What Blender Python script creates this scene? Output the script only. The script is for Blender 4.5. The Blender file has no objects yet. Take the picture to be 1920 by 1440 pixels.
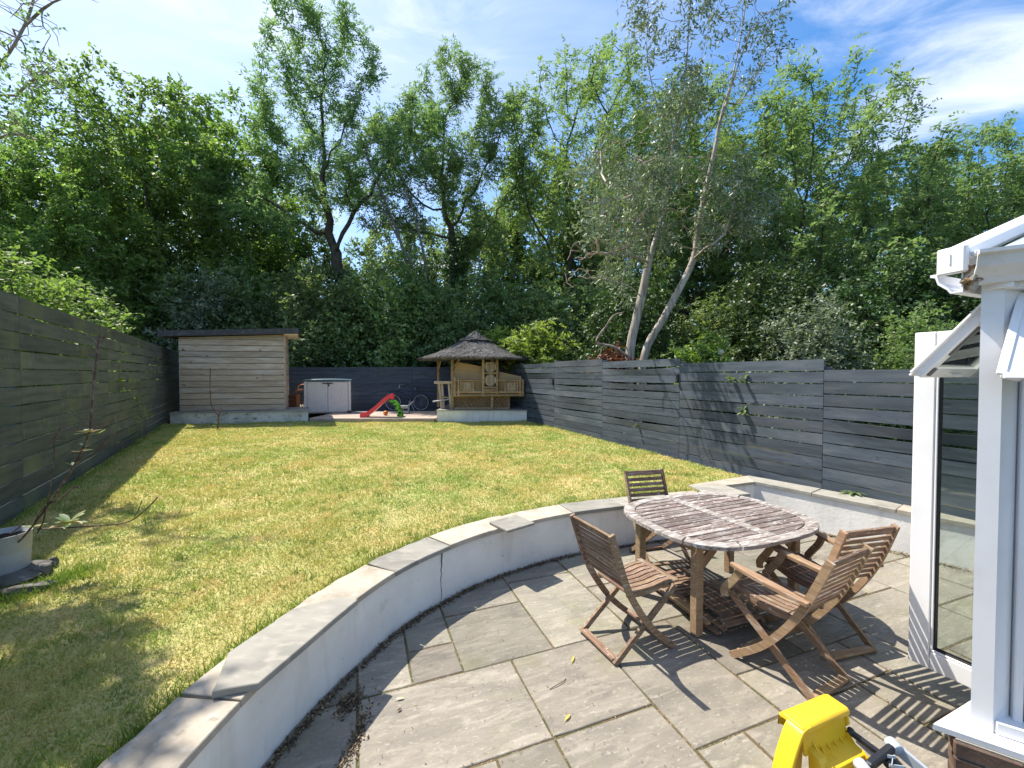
import bpy, bmesh, math, random
import numpy as np
from mathutils import Vector, Matrix
from math import radians as R, sin, cos, pi

random.seed(7)
rng = np.random.default_rng(7)
scn = bpy.context.scene
COL = scn.collection

# ------------------------------------------------------------------ camera
CAM_H, FPX, HORIZON = 1.95, 780.0, 702.0
PITCH = math.atan((720 - HORIZON) / FPX)
cam_d = bpy.data.cameras.new('camera')
cam_d.sensor_width = 36.0
cam_d.lens = FPX / 1920 * 36.0
cam_d.clip_start, cam_d.clip_end = 0.05, 3000
cam = bpy.data.objects.new('camera', cam_d)
cam.location = (0, 0, CAM_H)
cam.rotation_euler = (pi / 2 - PITCH, 0, 0)
COL.objects.link(cam)
scn.camera = cam

# ------------------------------------------------------------------ sun and sky
SUN = Vector((0.54, -0.34, -1.0)).normalized()          # the way the light travels
SUN_EL = math.asin(-SUN.z)
SUN_AZ = math.atan2(-SUN.x, -SUN.y)                     # clockwise from +Y
sd = bpy.data.lights.new('sun', 'SUN')
sd.energy, sd.angle, sd.color = 4.0, R(0.53), (1.0, 0.93, 0.82)
so = bpy.data.objects.new('sun', sd)
so.rotation_euler = SUN.to_track_quat('-Z', 'Y').to_euler()
so.location = (-10, 8, 20)
COL.objects.link(so)

world = bpy.data.worlds.new('World')
scn.world = world
world.use_nodes = True
wt = world.node_tree
wt.nodes.clear()


def nd(t, kind, **kw):
    n = t.nodes.new(kind)
    for k, v in kw.items():
        setattr(n, k, v)
    return n


def build_world():
    N, L = wt.nodes, wt.links
    out = nd(wt, 'ShaderNodeOutputWorld')
    bg = nd(wt, 'ShaderNodeBackground')
    bg.inputs['Strength'].default_value = 0.15
    sky = nd(wt, 'ShaderNodeTexSky', sky_type='NISHITA', sun_disc=False)
    sky.sun_elevation = SUN_EL
    sky.sun_rotation = SUN_AZ
    sky.air_density, sky.dust_density, sky.ozone_density = 1.0, 0.9, 2.2
    tc = nd(wt, 'ShaderNodeTexCoord')
    sep = nd(wt, 'ShaderNodeSeparateXYZ')
    L.new(tc.outputs['Generated'], sep.inputs[0])
    # project the view direction on a cloud deck
    zz = nd(wt, 'ShaderNodeMath', operation='MAXIMUM'); zz.inputs[1].default_value = 0.06
    L.new(sep.outputs['Z'], zz.inputs[0])
    dx = nd(wt, 'ShaderNodeMath', operation='DIVIDE'); L.new(sep.outputs['X'], dx.inputs[0]); L.new(zz.outputs[0], dx.inputs[1])
    dy = nd(wt, 'ShaderNodeMath', operation='DIVIDE'); L.new(sep.outputs['Y'], dy.inputs[0]); L.new(zz.outputs[0], dy.inputs[1])
    com = nd(wt, 'ShaderNodeCombineXYZ'); L.new(dx.outputs[0], com.inputs[0]); L.new(dy.outputs[0], com.inputs[1])
    mp = nd(wt, 'ShaderNodeMapping'); mp.inputs['Rotation'].default_value = (0, 0, R(35)); mp.inputs['Scale'].default_value = (0.75, 1.25, 1)
    mp.inputs['Location'].default_value = CLOUD_LOC
    L.new(com.outputs[0], mp.inputs[0])
    big = nd(wt, 'ShaderNodeTexNoise'); big.inputs['Scale'].default_value = 0.85; big.inputs['Detail'].default_value = 3
    big.inputs['Roughness'].default_value = 0.5; big.inputs['Distortion'].default_value = 0.4
    L.new(mp.outputs[0], big.inputs['Vector'])
    det = nd(wt, 'ShaderNodeTexNoise'); det.inputs['Scale'].default_value = 2.6; det.inputs['Detail'].default_value = 9
    det.inputs['Roughness'].default_value = 0.62; det.inputs['Distortion'].default_value = 0.7
    L.new(mp.outputs[0], det.inputs['Vector'])
    mix = nd(wt, 'ShaderNodeMath', operation='MULTIPLY_ADD'); mix.inputs[1].default_value = 0.42
    L.new(det.outputs['Fac'], mix.inputs[0]); L.new(big.outputs['Fac'], mix.inputs[2])
    mr = nd(wt, 'ShaderNodeMapRange', interpolation_type='SMOOTHSTEP')
    mr.inputs['From Min'].default_value = 0.66; mr.inputs['From Max'].default_value = 0.93
    mr.inputs['To Max'].default_value = 0.85
    L.new(mix.outputs[0], mr.inputs['Value'])
    # thin high veil that thickens towards the sun, as sunlit haze does
    sdir = -SUN
    dot = nd(wt, 'ShaderNodeVectorMath', operation='DOT_PRODUCT'); dot.inputs[1].default_value = sdir
    nrm = nd(wt, 'ShaderNodeVectorMath', operation='NORMALIZE'); L.new(tc.outputs['Generated'], nrm.inputs[0])
    L.new(nrm.outputs[0], dot.inputs[0])
    veil = nd(wt, 'ShaderNodeMapRange', interpolation_type='SMOOTHSTEP')
    veil.inputs['From Min'].default_value = 0.30; veil.inputs['From Max'].default_value = 0.95
    veil.inputs['To Max'].default_value = 0.50
    L.new(dot.outputs['Value'], veil.inputs['Value'])
    vn = nd(wt, 'ShaderNodeMath', operation='MULTIPLY'); L.new(veil.outputs[0], vn.inputs[0])
    vd = nd(wt, 'ShaderNodeMapRange'); vd.inputs['From Min'].default_value = 0.3; vd.inputs['From Max'].default_value = 0.62
    vd.inputs['To Min'].default_value = 0.55; vd.inputs['To Max'].default_value = 1.05
    L.new(det.outputs['Fac'], vd.inputs['Value']); L.new(vd.outputs[0], vn.inputs[1])
    mx = nd(wt, 'ShaderNodeMath', operation='MAXIMUM'); L.new(mr.outputs[0], mx.inputs[0]); L.new(vn.outputs[0], mx.inputs[1])
    hz = nd(wt, 'ShaderNodeMapRange', interpolation_type='SMOOTHSTEP'); hz.inputs['From Min'].default_value = 0.0; hz.inputs['From Max'].default_value = 0.10
    L.new(sep.outputs['Z'], hz.inputs['Value'])
    mh = nd(wt, 'ShaderNodeMath', operation='MULTIPLY'); L.new(mx.outputs[0], mh.inputs[0]); L.new(hz.outputs[0], mh.inputs[1])
    blue = nd(wt, 'ShaderNodeHueSaturation'); blue.inputs['Saturation'].default_value = SKY_SAT; blue.inputs['Value'].default_value = SKY_VAL
    L.new(sky.outputs[0], blue.inputs['Color'])
    mc = nd(wt, 'ShaderNodeMix', data_type='RGBA')
    L.new(mh.outputs[0], mc.inputs[0]); L.new(blue.outputs[0], mc.inputs[6]); mc.inputs[7].default_value = CLOUD_COL
    L.new(mc.outputs[2], bg.inputs['Color'])
    L.new(bg.outputs[0], out.inputs['Surface'])


CLOUD_LOC = (10.204, 19.974, 0)
CLOUD_COL = (3.7, 3.95, 4.5, 1)
SKY_SAT, SKY_VAL = 1.36, 0.78
build_world()

vs = scn.view_settings
scn.display_settings.display_device = 'sRGB'
vs.view_transform, vs.look, vs.exposure, vs.gamma = 'Standard', 'None', 1.10, 1.0
vs.use_curve_mapping = False
scn.render.engine = 'CYCLES'
cy = scn.cycles
cy.use_denoising = True
cy.max_bounces, cy.diffuse_bounces, cy.glossy_bounces, cy.transmission_bounces, cy.transparent_max_bounces = 7, 4, 3, 6, 12
cy.caustics_reflective = cy.caustics_refractive = False


# ------------------------------------------------------------------ where a point of the place lies
def ray(x, y):
    u, v = (x - 960) / FPX, (720 - y) / FPX
    return Vector((u, cos(PITCH) + v * sin(PITCH), -sin(PITCH) + v * cos(PITCH)))


def G(x, y, z=0.0):                       # point at height z
    d = ray(x, y)
    return Vector((0, 0, CAM_H)) + d * ((z - CAM_H) / d.z)


def D(x, y, dep):                         # point at depth dep
    d = ray(x, y)
    return Vector((0, 0, CAM_H)) + d * (dep / d.y)


# ------------------------------------------------------------------ materials
MATS = {}


def M(name, base, layers=(), rough=0.7, bump=None, rand=0.0, transl=0.0, coord='obj', spec=0.3, metal=0.0, attr=None, hue=0.0, tcol=None):
    m = bpy.data.materials.new(name)
    m.use_nodes = True
    t = m.node_tree
    t.nodes.clear()
    L = t.links
    out = nd(t, 'ShaderNodeOutputMaterial')
    bs = nd(t, 'ShaderNodeBsdfPrincipled')
    bs.inputs['Roughness'].default_value = rough
    bs.inputs['Specular IOR Level'].default_value = spec
    bs.inputs['Metallic'].default_value = metal
    oi = nd(t, 'ShaderNodeObjectInfo')
    if coord == 'obj':
        tc = nd(t, 'ShaderNodeTexCoord')
        ad = nd(t, 'ShaderNodeVectorMath', operation='MULTIPLY_ADD')
        cx = nd(t, 'ShaderNodeCombineXYZ')
        for i in range(3):
            L.new(oi.outputs['Random'], cx.inputs[i])
        L.new(cx.outputs[0], ad.inputs[0])
        ad.inputs[1].default_value = (31.7, 17.3, 23.9)
        L.new(tc.outputs['Object'], ad.inputs[2])
        vec = ad.outputs[0]
    else:
        vec = nd(t, 'ShaderNodeNewGeometry').outputs['Position']

    def noise(scale, detail, stretch, rough_=0.55, dist=0.0):
        mp = nd(t, 'ShaderNodeMapping')
        mp.inputs['Scale'].default_value = stretch
        L.new(vec, mp.inputs[0])
        n = nd(t, 'ShaderNodeTexNoise')
        n.inputs['Scale'].default_value = scale
        n.inputs['Detail'].default_value = detail
        n.inputs['Roughness'].default_value = rough_
        n.inputs['Distortion'].default_value = dist
        L.new(mp.outputs[0], n.inputs['Vector'])
        return n.outputs['Fac']

    rgb = nd(t, 'ShaderNodeRGB')
    rgb.outputs[0].default_value = (*base, 1)
    c = rgb.outputs[0]
    if attr:
        a = nd(t, 'ShaderNodeAttribute', attribute_name='v')
        cr = nd(t, 'ShaderNodeValToRGB')
        els = cr.color_ramp.elements
        for i, (p, col) in enumerate(attr):
            e = els[i] if i < 2 else els.new(p)
            e.position = p
            e.color = (*col, 1)
        L.new(a.outputs['Fac'], cr.inputs[0])
        c = cr.outputs[0]
    for ly in layers:
        f = noise(ly.get('s', 4), ly.get('d', 4), ly.get('st', (1, 1, 1)), ly.get('r', 0.55), ly.get('w', 0))
        mr = nd(t, 'ShaderNodeMapRange')
        mr.inputs['From Min'].default_value, mr.inputs['From Max'].default_value = ly.get('lo', 0.45), ly.get('hi', 0.65)
        mr.inputs['To Max'].default_value = ly.get('a', 1.0)
        L.new(f, mr.inputs['Value'])
        mx = nd(t, 'ShaderNodeMix', data_type='RGBA')
        L.new(mr.outputs[0], mx.inputs[0])
        L.new(c, mx.inputs[6])
        mx.inputs[7].default_value = (*ly['c'], 1)
        c = mx.outputs[2]
    if rand or hue:
        hs = nd(t, 'ShaderNodeHueSaturation')
        mr = nd(t, 'ShaderNodeMapRange')
        mr.inputs['To Min'].default_value, mr.inputs['To Max'].default_value = 1 - rand, 1 + rand
        L.new(oi.outputs['Random'], mr.inputs['Value'])
        L.new(mr.outputs[0], hs.inputs['Value'])
        if hue:
            m2 = nd(t, 'ShaderNodeMapRange')
            m2.inputs['To Min'].default_value, m2.inputs['To Max'].default_value = 0.5 - hue, 0.5 + hue
            fr = nd(t, 'ShaderNodeMath', operation='MULTIPLY'); fr.inputs[1].default_value = 7.31
            f2 = nd(t, 'ShaderNodeMath', operation='FRACT')
            L.new(oi.outputs['Random'], fr.inputs[0]); L.new(fr.outputs[0], f2.inputs[0]); L.new(f2.outputs[0], m2.inputs['Value'])
            L.new(m2.outputs[0], hs.inputs['Hue'])
        L.new(c, hs.inputs['Color'])
        c = hs.outputs[0]
    L.new(c, bs.inputs['Base Color'])
    if bump:
        b = nd(t, 'ShaderNodeBump')
        b.inputs['Strength'].default_value = bump[1]
        b.inputs['Distance'].default_value = bump[3] if len(bump) > 3 else 0.01
        L.new(noise(bump[0], 6, bump[2] if len(bump) > 2 else (1, 1, 1), 0.6), b.inputs['Height'])
        L.new(b.outputs[0], bs.inputs['Normal'])
    sh = bs.outputs[0]
    if transl:
        tr = nd(t, 'ShaderNodeBsdfTranslucent')
        gain = nd(t, 'ShaderNodeMix', data_type='RGBA', blend_type='MULTIPLY')
        gain.inputs[0].default_value = 1
        L.new(c, gain.inputs[6])
        gain.inputs[7].default_value = (*(tcol or (1.5, 1.6, 0.8)), 1)
        L.new(gain.outputs[2], tr.inputs['Color'])
        ms = nd(t, 'ShaderNodeMixShader')
        ms.inputs[0].default_value = transl
        L.new(sh, ms.inputs[1]); L.new(tr.outputs[0], ms.inputs[2])
        sh = ms.outputs[0]
    L.new(sh, out.inputs['Surface'])
    MATS[name] = m
    return m


def glass_mat():
    m = bpy.data.materials.new('clear_glass')
    m.use_nodes = True
    t = m.node_tree
    t.nodes.clear()
    L = t.links
    out = nd(t, 'ShaderNodeOutputMaterial')
    tr = nd(t, 'ShaderNodeBsdfTransparent'); tr.inputs[0].default_value = (0.80, 0.85, 0.83, 1)
    gl = nd(t, 'ShaderNodeBsdfGlossy'); gl.inputs['Roughness'].default_value = 0.02
    fr = nd(t, 'ShaderNodeFresnel'); fr.inputs[0].default_value = 1.5
    mr = nd(t, 'ShaderNodeMath', operation='MULTIPLY_ADD'); mr.inputs[1].default_value = 1.0; mr.inputs[2].default_value = 0.03
    L.new(fr.outputs[0], mr.inputs[0])
    ms = nd(t, 'ShaderNodeMixShader')
    L.new(mr.outputs[0], ms.inputs[0]); L.new(tr.outputs[0], ms.inputs[1]); L.new(gl.outputs[0], ms.inputs[2])
    L.new(ms.outputs[0], out.inputs['Surface'])
    MATS['clear_glass'] = m


glass_mat()
GRAIN = (1.2, 14, 14)
M('weathered_wood', (0.255, 0.172, 0.112), [dict(c=(0.13, 0.075, 0.05), s=6, st=GRAIN, lo=.42, hi=.68), dict(c=(0.36, 0.315, 0.27), s=7, st=(1, 7, 7), lo=.54, hi=.68, a=.75), dict(c=(0.60, 0.58, 0.55), s=24, st=(1, 2.5, 2.5), lo=.64, hi=.71, a=.75)], rough=.75, bump=(30, .35, GRAIN, .004), rand=.18, hue=.012)
M('tan_wood', (0.345, 0.236, 0.138), [dict(c=(0.218, 0.138, 0.081), s=5, st=GRAIN, lo=.42, hi=.7), dict(c=(0.506, 0.437, 0.356), s=8, st=(1, 4, 4), lo=.58, hi=.72, a=.7)], rough=.7, bump=(30, .3, GRAIN, .004), rand=.15, hue=.01)
M('table_wood', (0.205, 0.160, 0.140), [dict(c=(0.10, 0.072, 0.064), s=5, st=(.8, 16, 16), lo=.42, hi=.62), dict(c=(0.36, 0.335, 0.31), s=5, st=(.8, 9, 9), lo=.50, hi=.62, a=.85), dict(c=(0.62, 0.61, 0.58), s=26, st=(.8, 2.6, 2.6), lo=.60, hi=.68, a=.85)], rough=.75, bump=(30, .4, GRAIN, .004), rand=.28)
M('bleached_wood', (0.30, 0.265, 0.24), [dict(c=(0.15, 0.115, 0.10), s=9, st=(1, 6, 6), lo=.50, hi=.64), dict(c=(0.54, 0.525, 0.50), s=10, st=(1, 4, 4), lo=.50, hi=.64, a=.85)], rough=.75, bump=(30, .4, GRAIN, .004), rand=.12)
M('slate_paint', (0.072, 0.091, 0.114), [dict(c=(0.048, 0.061, 0.076), s=3, st=(.5, 6, 6), lo=.4, hi=.68), dict(c=(0.122, 0.143, 0.156), s=5, st=(.5, 5, 5), lo=.52, hi=.75, a=.7), dict(c=(0.037, 0.047, 0.057), s=14, st=(1, 1.6, 1.6), lo=.64, hi=.70, a=.8), dict(c=(0.150, 0.160, 0.170), s=1.1, d=6, st=(.6, 1.5, 1.5), lo=.52, hi=.74, a=.6), dict(c=(0.21, 0.215, 0.22), s=16, d=6, st=(.25, 5, 5), lo=.62, hi=.72, a=.55)], rough=.72, bump=(26, .35, GRAIN, .003), rand=.24, hue=.008)
M('mossy_slate_paint', (0.116, 0.131, 0.116), [dict(c=(0.075, 0.085, 0.079), s=3, st=(.5, 6, 6), lo=.42, hi=.66), dict(c=(0.188, 0.213, 0.106), s=1.3, st=(1.2, .7, .7), lo=.52, hi=.76, a=.7), dict(c=(0.206, 0.216, 0.188), s=6, st=(2, .8, .8), lo=.60, hi=.72, a=.6)], rough=.8, bump=(26, .4, GRAIN, .003), rand=.2, hue=.01)
M('navy_paint', (0.060, 0.078, 0.105), [dict(c=(0.04, 0.052, 0.07), s=3, st=(.5, 6, 6), lo=.42, hi=.66), dict(c=(0.085, 0.10, 0.10), s=2, st=(1, 3, 3), lo=.52, hi=.7, a=.7)], rough=.75, bump=(26, .35, GRAIN, .003), rand=.15)
M('shed_cladding', (0.440, 0.354, 0.272), [dict(c=(0.308, 0.234, 0.176), s=5, st=(.6, 10, 10), lo=.42, hi=.68), dict(c=(0.549, 0.501, 0.459), s=2, st=(.5, 3, 3), lo=.5, hi=.7, a=.7), dict(c=(0.143, 0.093, 0.064), s=5.5, st=(1, 1.2, 1.2), lo=.665, hi=.70)], rough=.8, bump=(26, .4, GRAIN, .004), rand=.17)
M('soffit_board', (0.828, 0.713, 0.575), [dict(c=(0.483, 0.345, 0.230), s=4, lo=.6, hi=.72)], rough=.7)
M('roof_felt', (0.055, 0.056, 0.062), [dict(c=(0.10, 0.10, 0.10), s=9, lo=.5, hi=.7)], rough=.85, bump=(60, .4))
M('white_render', (0.80, 0.775, 0.725), [dict(c=(0.66, 0.64, 0.60), s=2.2, d=8, lo=.42, hi=.70), dict(c=(0.46, 0.43, 0.37), s=2.2, d=7, st=(3.5, 3.5, .45), lo=.56, hi=.78, a=.55), dict(c=(0.36, 0.34, 0.28), s=3.2, d=9, r=.68, lo=.60, hi=.76, a=.55), dict(c=(0.25, 0.23, 0.18), s=26, d=6, lo=.66, hi=.76, a=.6)], rough=.85, bump=(24, .4, (1, 1, 1), .008), coord='world')
M('grubby_render', (0.686, 0.660, 0.614), [dict(c=(0.458, 0.440, 0.389), s=2.6, lo=.42, hi=.66), dict(c=(0.172, 0.165, 0.133), s=5, d=8, st=(1, 1, 2), lo=.56, hi=.68, a=.85)], rough=.9, bump=(28, .3), coord='world')
M('sandstone', (0.239, 0.217, 0.174), [dict(c=(0.173, 0.158, 0.131), s=2.0, d=8, st=(1, 2.2, 1), lo=.42, hi=.66, w=.8), dict(c=(0.324, 0.293, 0.239), s=6, d=9, st=(.6, 2.6, 1), lo=.50, hi=.68, a=.7, w=1.2), dict(c=(0.381, 0.352, 0.297), s=38, d=4, st=(.8, 1.6, 1), lo=.585, hi=.70, a=.6), dict(c=(0.118, 0.109, 0.087), s=30, d=5, lo=.60, hi=.74, a=.65), dict(c=(0.180, 0.174, 0.100), s=2.6, d=7, lo=.54, hi=.72, a=.55), dict(c=(0.248, 0.198, 0.177), s=1.1, lo=.58, hi=.78, a=.35), dict(c=(0.077, 0.069, 0.053), s=1.7, d=9, r=.7, lo=.64, hi=.76, a=.6)], rough=.82, bump=(16, .6, (.7, 2, 1), .010), rand=.20, hue=.010)
M('coping_cream', (0.425, 0.376, 0.306), [dict(c=(0.310, 0.270, 0.212), s=4, d=8, lo=.45, hi=.68), dict(c=(0.507, 0.465, 0.408), s=18, d=6, lo=.52, hi=.68, a=.6), dict(c=(0.171, 0.151, 0.114), s=11, d=7, lo=.64, hi=.74, a=.6)], rough=.85, bump=(22, .45, (1, 1, 1), .006), rand=.08)
M('coping_grey', (0.306, 0.293, 0.255), [dict(c=(0.221, 0.212, 0.187), s=3, d=8, st=(1, 2, 1), lo=.42, hi=.66), dict(c=(0.391, 0.365, 0.315), s=9, d=7, st=(1, 2, 1), lo=.52, hi=.68, a=.6), dict(c=(0.145, 0.136, 0.102), s=12, d=7, lo=.66, hi=.75, a=.5)], rough=.85, bump=(20, .45, (1, 1, 1), .006), rand=.1)
M('joint_sand', (0.13, 0.095, 0.05), [dict(c=(0.075, 0.08, 0.028), s=5, d=6, lo=.42, hi=.62), dict(c=(0.24, 0.19, 0.12), s=60, d=3, lo=.55, hi=.66)], rough=.95, bump=(90, .8, (1, 1, 1), .01), coord='world')
M('soil', (0.050, 0.042, 0.026), [dict(c=(0.035, 0.050, 0.018), s=1.2, lo=.45, hi=.6)], rough=.95, coord='world')
M('lawn_thatch', (0.462, 0.399, 0.168), [dict(c=(0.347, 0.358, 0.116), s=1.1, d=6, lo=.42, hi=.60), dict(c=(0.601, 0.485, 0.254), s=3.1, d=7, lo=.55, hi=.68, a=.7), dict(c=(0.231, 0.196, 0.087), s=70, d=4, lo=.52, hi=.66, a=.8)], rough=.95, bump=(120, .8, (1, 1, 1), .01), coord='world')
M('grass_blade', (0.264, 0.388, 0.073), [dict(c=(0.546, 0.467, 0.164), s=.9, d=8, r=.68, lo=.40, hi=.58, a=.9), dict(c=(0.655, 0.486, 0.230), s=2.6, d=8, r=.65, lo=.52, hi=.65, a=.9), dict(c=(0.668, 0.571, 0.291), s=150, d=2, lo=.54, hi=.62, a=.7), dict(c=(0.152, 0.261, 0.043), s=3.7, d=7, r=.65, lo=.54, hi=.66, a=.8)], rough=.7, transl=.30, tcol=(1.15, 1.2, .8), coord='world')
M('tall_grass', (0.125, 0.22, 0.035), [dict(c=(0.22, 0.27, 0.07), s=40, lo=.45, hi=.6)], rough=.6, transl=.35, coord='world')
M('upvc', (0.83, 0.83, 0.84), [dict(c=(0.74, 0.745, 0.74), s=3, d=6, lo=.5, hi=.75)], rough=.32, spec=.5)
M('dirty_upvc', (0.72, 0.72, 0.71), [dict(c=(0.50, 0.48, 0.42), s=5, d=7, lo=.5, hi=.68), dict(c=(0.20, 0.14, 0.08), s=9, d=6, lo=.66, hi=.74, a=.7)], rough=.4, spec=.5)
M('silt', (0.20, 0.125, 0.06), [dict(c=(0.44, 0.40, 0.34), s=16, lo=.5, hi=.6), dict(c=(0.06, 0.04, 0.03), s=30, lo=.56, hi=.64)], rough=.9, bump=(60, .6))
M('seal_rubber', (0.025, 0.025, 0.028), rough=.6)
M('stay_grey', (0.13, 0.13, 0.13), rough=.5)
M('steel_grey', (0.36, 0.36, 0.35), rough=.35, metal=.8)
M('roof_pane', (0.44, 0.47, 0.52), [dict(c=(0.36, 0.38, 0.41), s=4, lo=.5, hi=.7)], rough=.25)
M('brick', (0.13, 0.085, 0.060), [dict(c=(0.075, 0.05, 0.04), s=6, lo=.45, hi=.65), dict(c=(0.33, 0.24, 0.11), s=3, lo=.58, hi=.7)], rough=.9, bump=(50, .5), rand=.25)
M('mortar', (0.28, 0.26, 0.22), rough=.95, bump=(70, .5))
M('yellow_plastic', (0.80, 0.52, 0.025), [dict(c=(0.70, 0.42, 0.03), s=3, lo=.5, hi=.75)], rough=.42, spec=.45)
M('black_plastic', (0.020, 0.021, 0.026), rough=.4, spec=.5)
M('grey_plastic', (0.42, 0.47, 0.52), rough=.45)
M('red_plastic', (0.72, 0.055, 0.075), rough=.35, spec=.5)
M('green_plastic', (0.14, 0.42, 0.03), rough=.4)
M('dark_green_plastic', (0.02, 0.11, 0.015), rough=.4)
M('orange_plastic', (0.62, 0.19, 0.03), rough=.45)
M('box_plastic', (0.624, 0.600, 0.564), [dict(c=(0.528, 0.516, 0.492), s=6, lo=.5, hi=.7)], rough=.55)
M('lid_teal', (0.045, 0.10, 0.135), rough=.35, spec=.5)
M('deck_wood', (0.446, 0.358, 0.290), [dict(c=(0.270, 0.209, 0.169), s=4, st=(.6, 9, 9), lo=.42, hi=.66), dict(c=(0.608, 0.540, 0.472), s=3, st=(.6, 3, 3), lo=.54, hi=.7, a=.6)], rough=.8, bump=(26, .4, GRAIN, .004), rand=.2)
M('bamboo', (0.386, 0.260, 0.138), [dict(c=(0.235, 0.153, 0.082), s=4, st=(.8, 6, 6), lo=.42, hi=.66), dict(c=(0.493, 0.408, 0.285), s=5, lo=.54, hi=.7, a=.7)], rough=.6, rand=.18)
M('plywood', (0.562, 0.377, 0.197), [dict(c=(0.473, 0.304, 0.147), s=2, st=(1, 6, 6), lo=.45, hi=.7)], rough=.6, rand=.06)
M('rope_stain', (0.125, 0.045, 0.022), rough=.8)
M('thatch', (0.071, 0.069, 0.069), [dict(c=(0.152, 0.147, 0.143), s=9, d=6, lo=.47, hi=.60), dict(c=(0.019, 0.019, 0.020), s=14, d=5, lo=.54, hi=.64), dict(c=(0.042, 0.049, 0.029), s=1.4, lo=.55, hi=.7, a=.6)], rough=.95, bump=(45, .9, (1, 1, 1), .03))
M('bike_paint', (0.022, 0.028, 0.075), rough=.3, spec=.5)
M('tyre', (0.03, 0.03, 0.03), rough=.8)
M('alloy', (0.55, 0.56, 0.58), rough=.35, metal=.6)
M('galvanised', (0.42, 0.44, 0.46), [dict(c=(0.30, 0.31, 0.32), s=8, lo=.5, hi=.7)], rough=.5, metal=.3)
M('pot_plastic', (0.375, 0.381, 0.394), [dict(c=(0.300, 0.306, 0.312), s=5, lo=.5, hi=.7)], rough=.55)
M('compost', (0.03, 0.022, 0.015), rough=.95, bump=(60, .9, (1, 1, 1), .02))
M('rough_stone', (0.132, 0.126, 0.117), [dict(c=(0.048, 0.045, 0.039), s=6, d=7, lo=.48, hi=.62), dict(c=(0.300, 0.294, 0.276), s=8, d=7, lo=.58, hi=.68)], rough=.95, bump=(18, .9, (1, 1, 1), .03))
BK = (6, 6, 1.2)
M('bark', (0.095, 0.078, 0.060), [dict(c=(0.045, 0.038, 0.030), s=3, st=BK, lo=.45, hi=.65), dict(c=(0.15, 0.155, 0.105), s=1.5, lo=.52, hi=.7, a=.7)], rough=.95, bump=(10, .8, BK, .03))
M('pale_bark', (0.17, 0.155, 0.135), [dict(c=(0.09, 0.08, 0.07), s=3, st=BK, lo=.5, hi=.7)], rough=.9)
M('bare_bark', (0.34, 0.29, 0.26), [dict(c=(0.22, 0.18, 0.16), s=4, lo=.45, hi=.65)], rough=.85)
M('gum_bark', (0.365, 0.319, 0.264), [dict(c=(0.221, 0.174, 0.132), s=2.2, st=(7, 7, .7), lo=.50, hi=.62), dict(c=(0.510, 0.480, 0.433), s=1.7, st=(5, 5, .6), lo=.54, hi=.66)], rough=.75, bump=(8, .4, (6, 6, 1), .01), coord='world')
M('dead_twig', (0.40, 0.32, 0.26), [dict(c=(0.20, 0.15, 0.12), s=5, lo=.4, hi=.6)], rough=.9)
M('plant_stem', (0.10, 0.055, 0.05), [dict(c=(0.22, 0.17, 0.15), s=30, lo=.5, hi=.62)], rough=.7)


def leafmat(name, dark, mid, light, tr=.38, rough=.5, spec=.35, tcol=None, rand=.1, hue=.012):
    M(name, mid, [], rough=rough, transl=tr, attr=[(0.0, dark), (1.0, light), (0.5, mid)], spec=spec, tcol=tcol, rand=rand, hue=hue)


leafmat('leaf_broad', (0.092, 0.150, 0.049), (0.174, 0.251, 0.075), (0.295, 0.357, 0.128), .50, tcol=(1.25, 1.55, .75))
leafmat('leaf_ash', (0.114, 0.187, 0.082), (0.196, 0.280, 0.120), (0.296, 0.362, 0.174), .46, tcol=(1.3, 1.5, .9))
leafmat('leaf_ash_light', (0.102, 0.168, 0.064), (0.180, 0.255, 0.098), (0.259, 0.323, 0.160), .42)
leafmat('leaf_dark', (0.092, 0.151, 0.070), (0.157, 0.232, 0.099), (0.249, 0.313, 0.140), .36, spec=.45)
leafmat('leaf_shrub', (0.099, 0.166, 0.058), (0.166, 0.246, 0.087), (0.278, 0.345, 0.148), .34, spec=.4)
leafmat('leaf_silver', (0.098, 0.138, 0.086), (0.172, 0.218, 0.149), (0.299, 0.333, 0.253), .25, spec=.45)
leafmat('leaf_gum', (0.105, 0.151, 0.083), (0.175, 0.230, 0.133), (0.315, 0.359, 0.241), .22, spec=.5, tcol=(1.1, 1.2, .8))
leafmat('leaf_lime', (0.12, 0.19, 0.04), (0.19, 0.27, 0.065), (0.30, 0.37, 0.13), .40)
leafmat('leaf_pale', (0.085, 0.12, 0.045), (0.14, 0.18, 0.075), (0.25, 0.28, 0.15), .32)
leafmat('leaf_rust', (0.06, 0.022, 0.018), (0.12, 0.04, 0.03), (0.20, 0.085, 0.06), .3, rand=.05)
leafmat('leaf_ivy_shaded_bush', (0.029, 0.063, 0.020), (0.051, 0.102, 0.030), (0.091, 0.148, 0.046), .18, spec=.5)  # ivy leaves; also a darker leaf colour standing in for tree shade on bushes
leafmat('leaf_litter', (0.05, 0.028, 0.016), (0.13, 0.085, 0.05), (0.34, 0.26, 0.15), .1, rand=.0)
leafmat('leaf_rhodo', (0.16, 0.24, 0.10), (0.30, 0.33, 0.17), (0.42, 0.20, 0.09), .3, rough=.3, spec=.8)
M('bloom_cream', (0.62, 0.60, 0.42), [dict(c=(0.45, 0.42, 0.2), s=20, lo=.5, hi=.6)], rough=.8)
M('yellow_leaf', (0.55, 0.47, 0.14), rough=.7, transl=.3)


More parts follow.
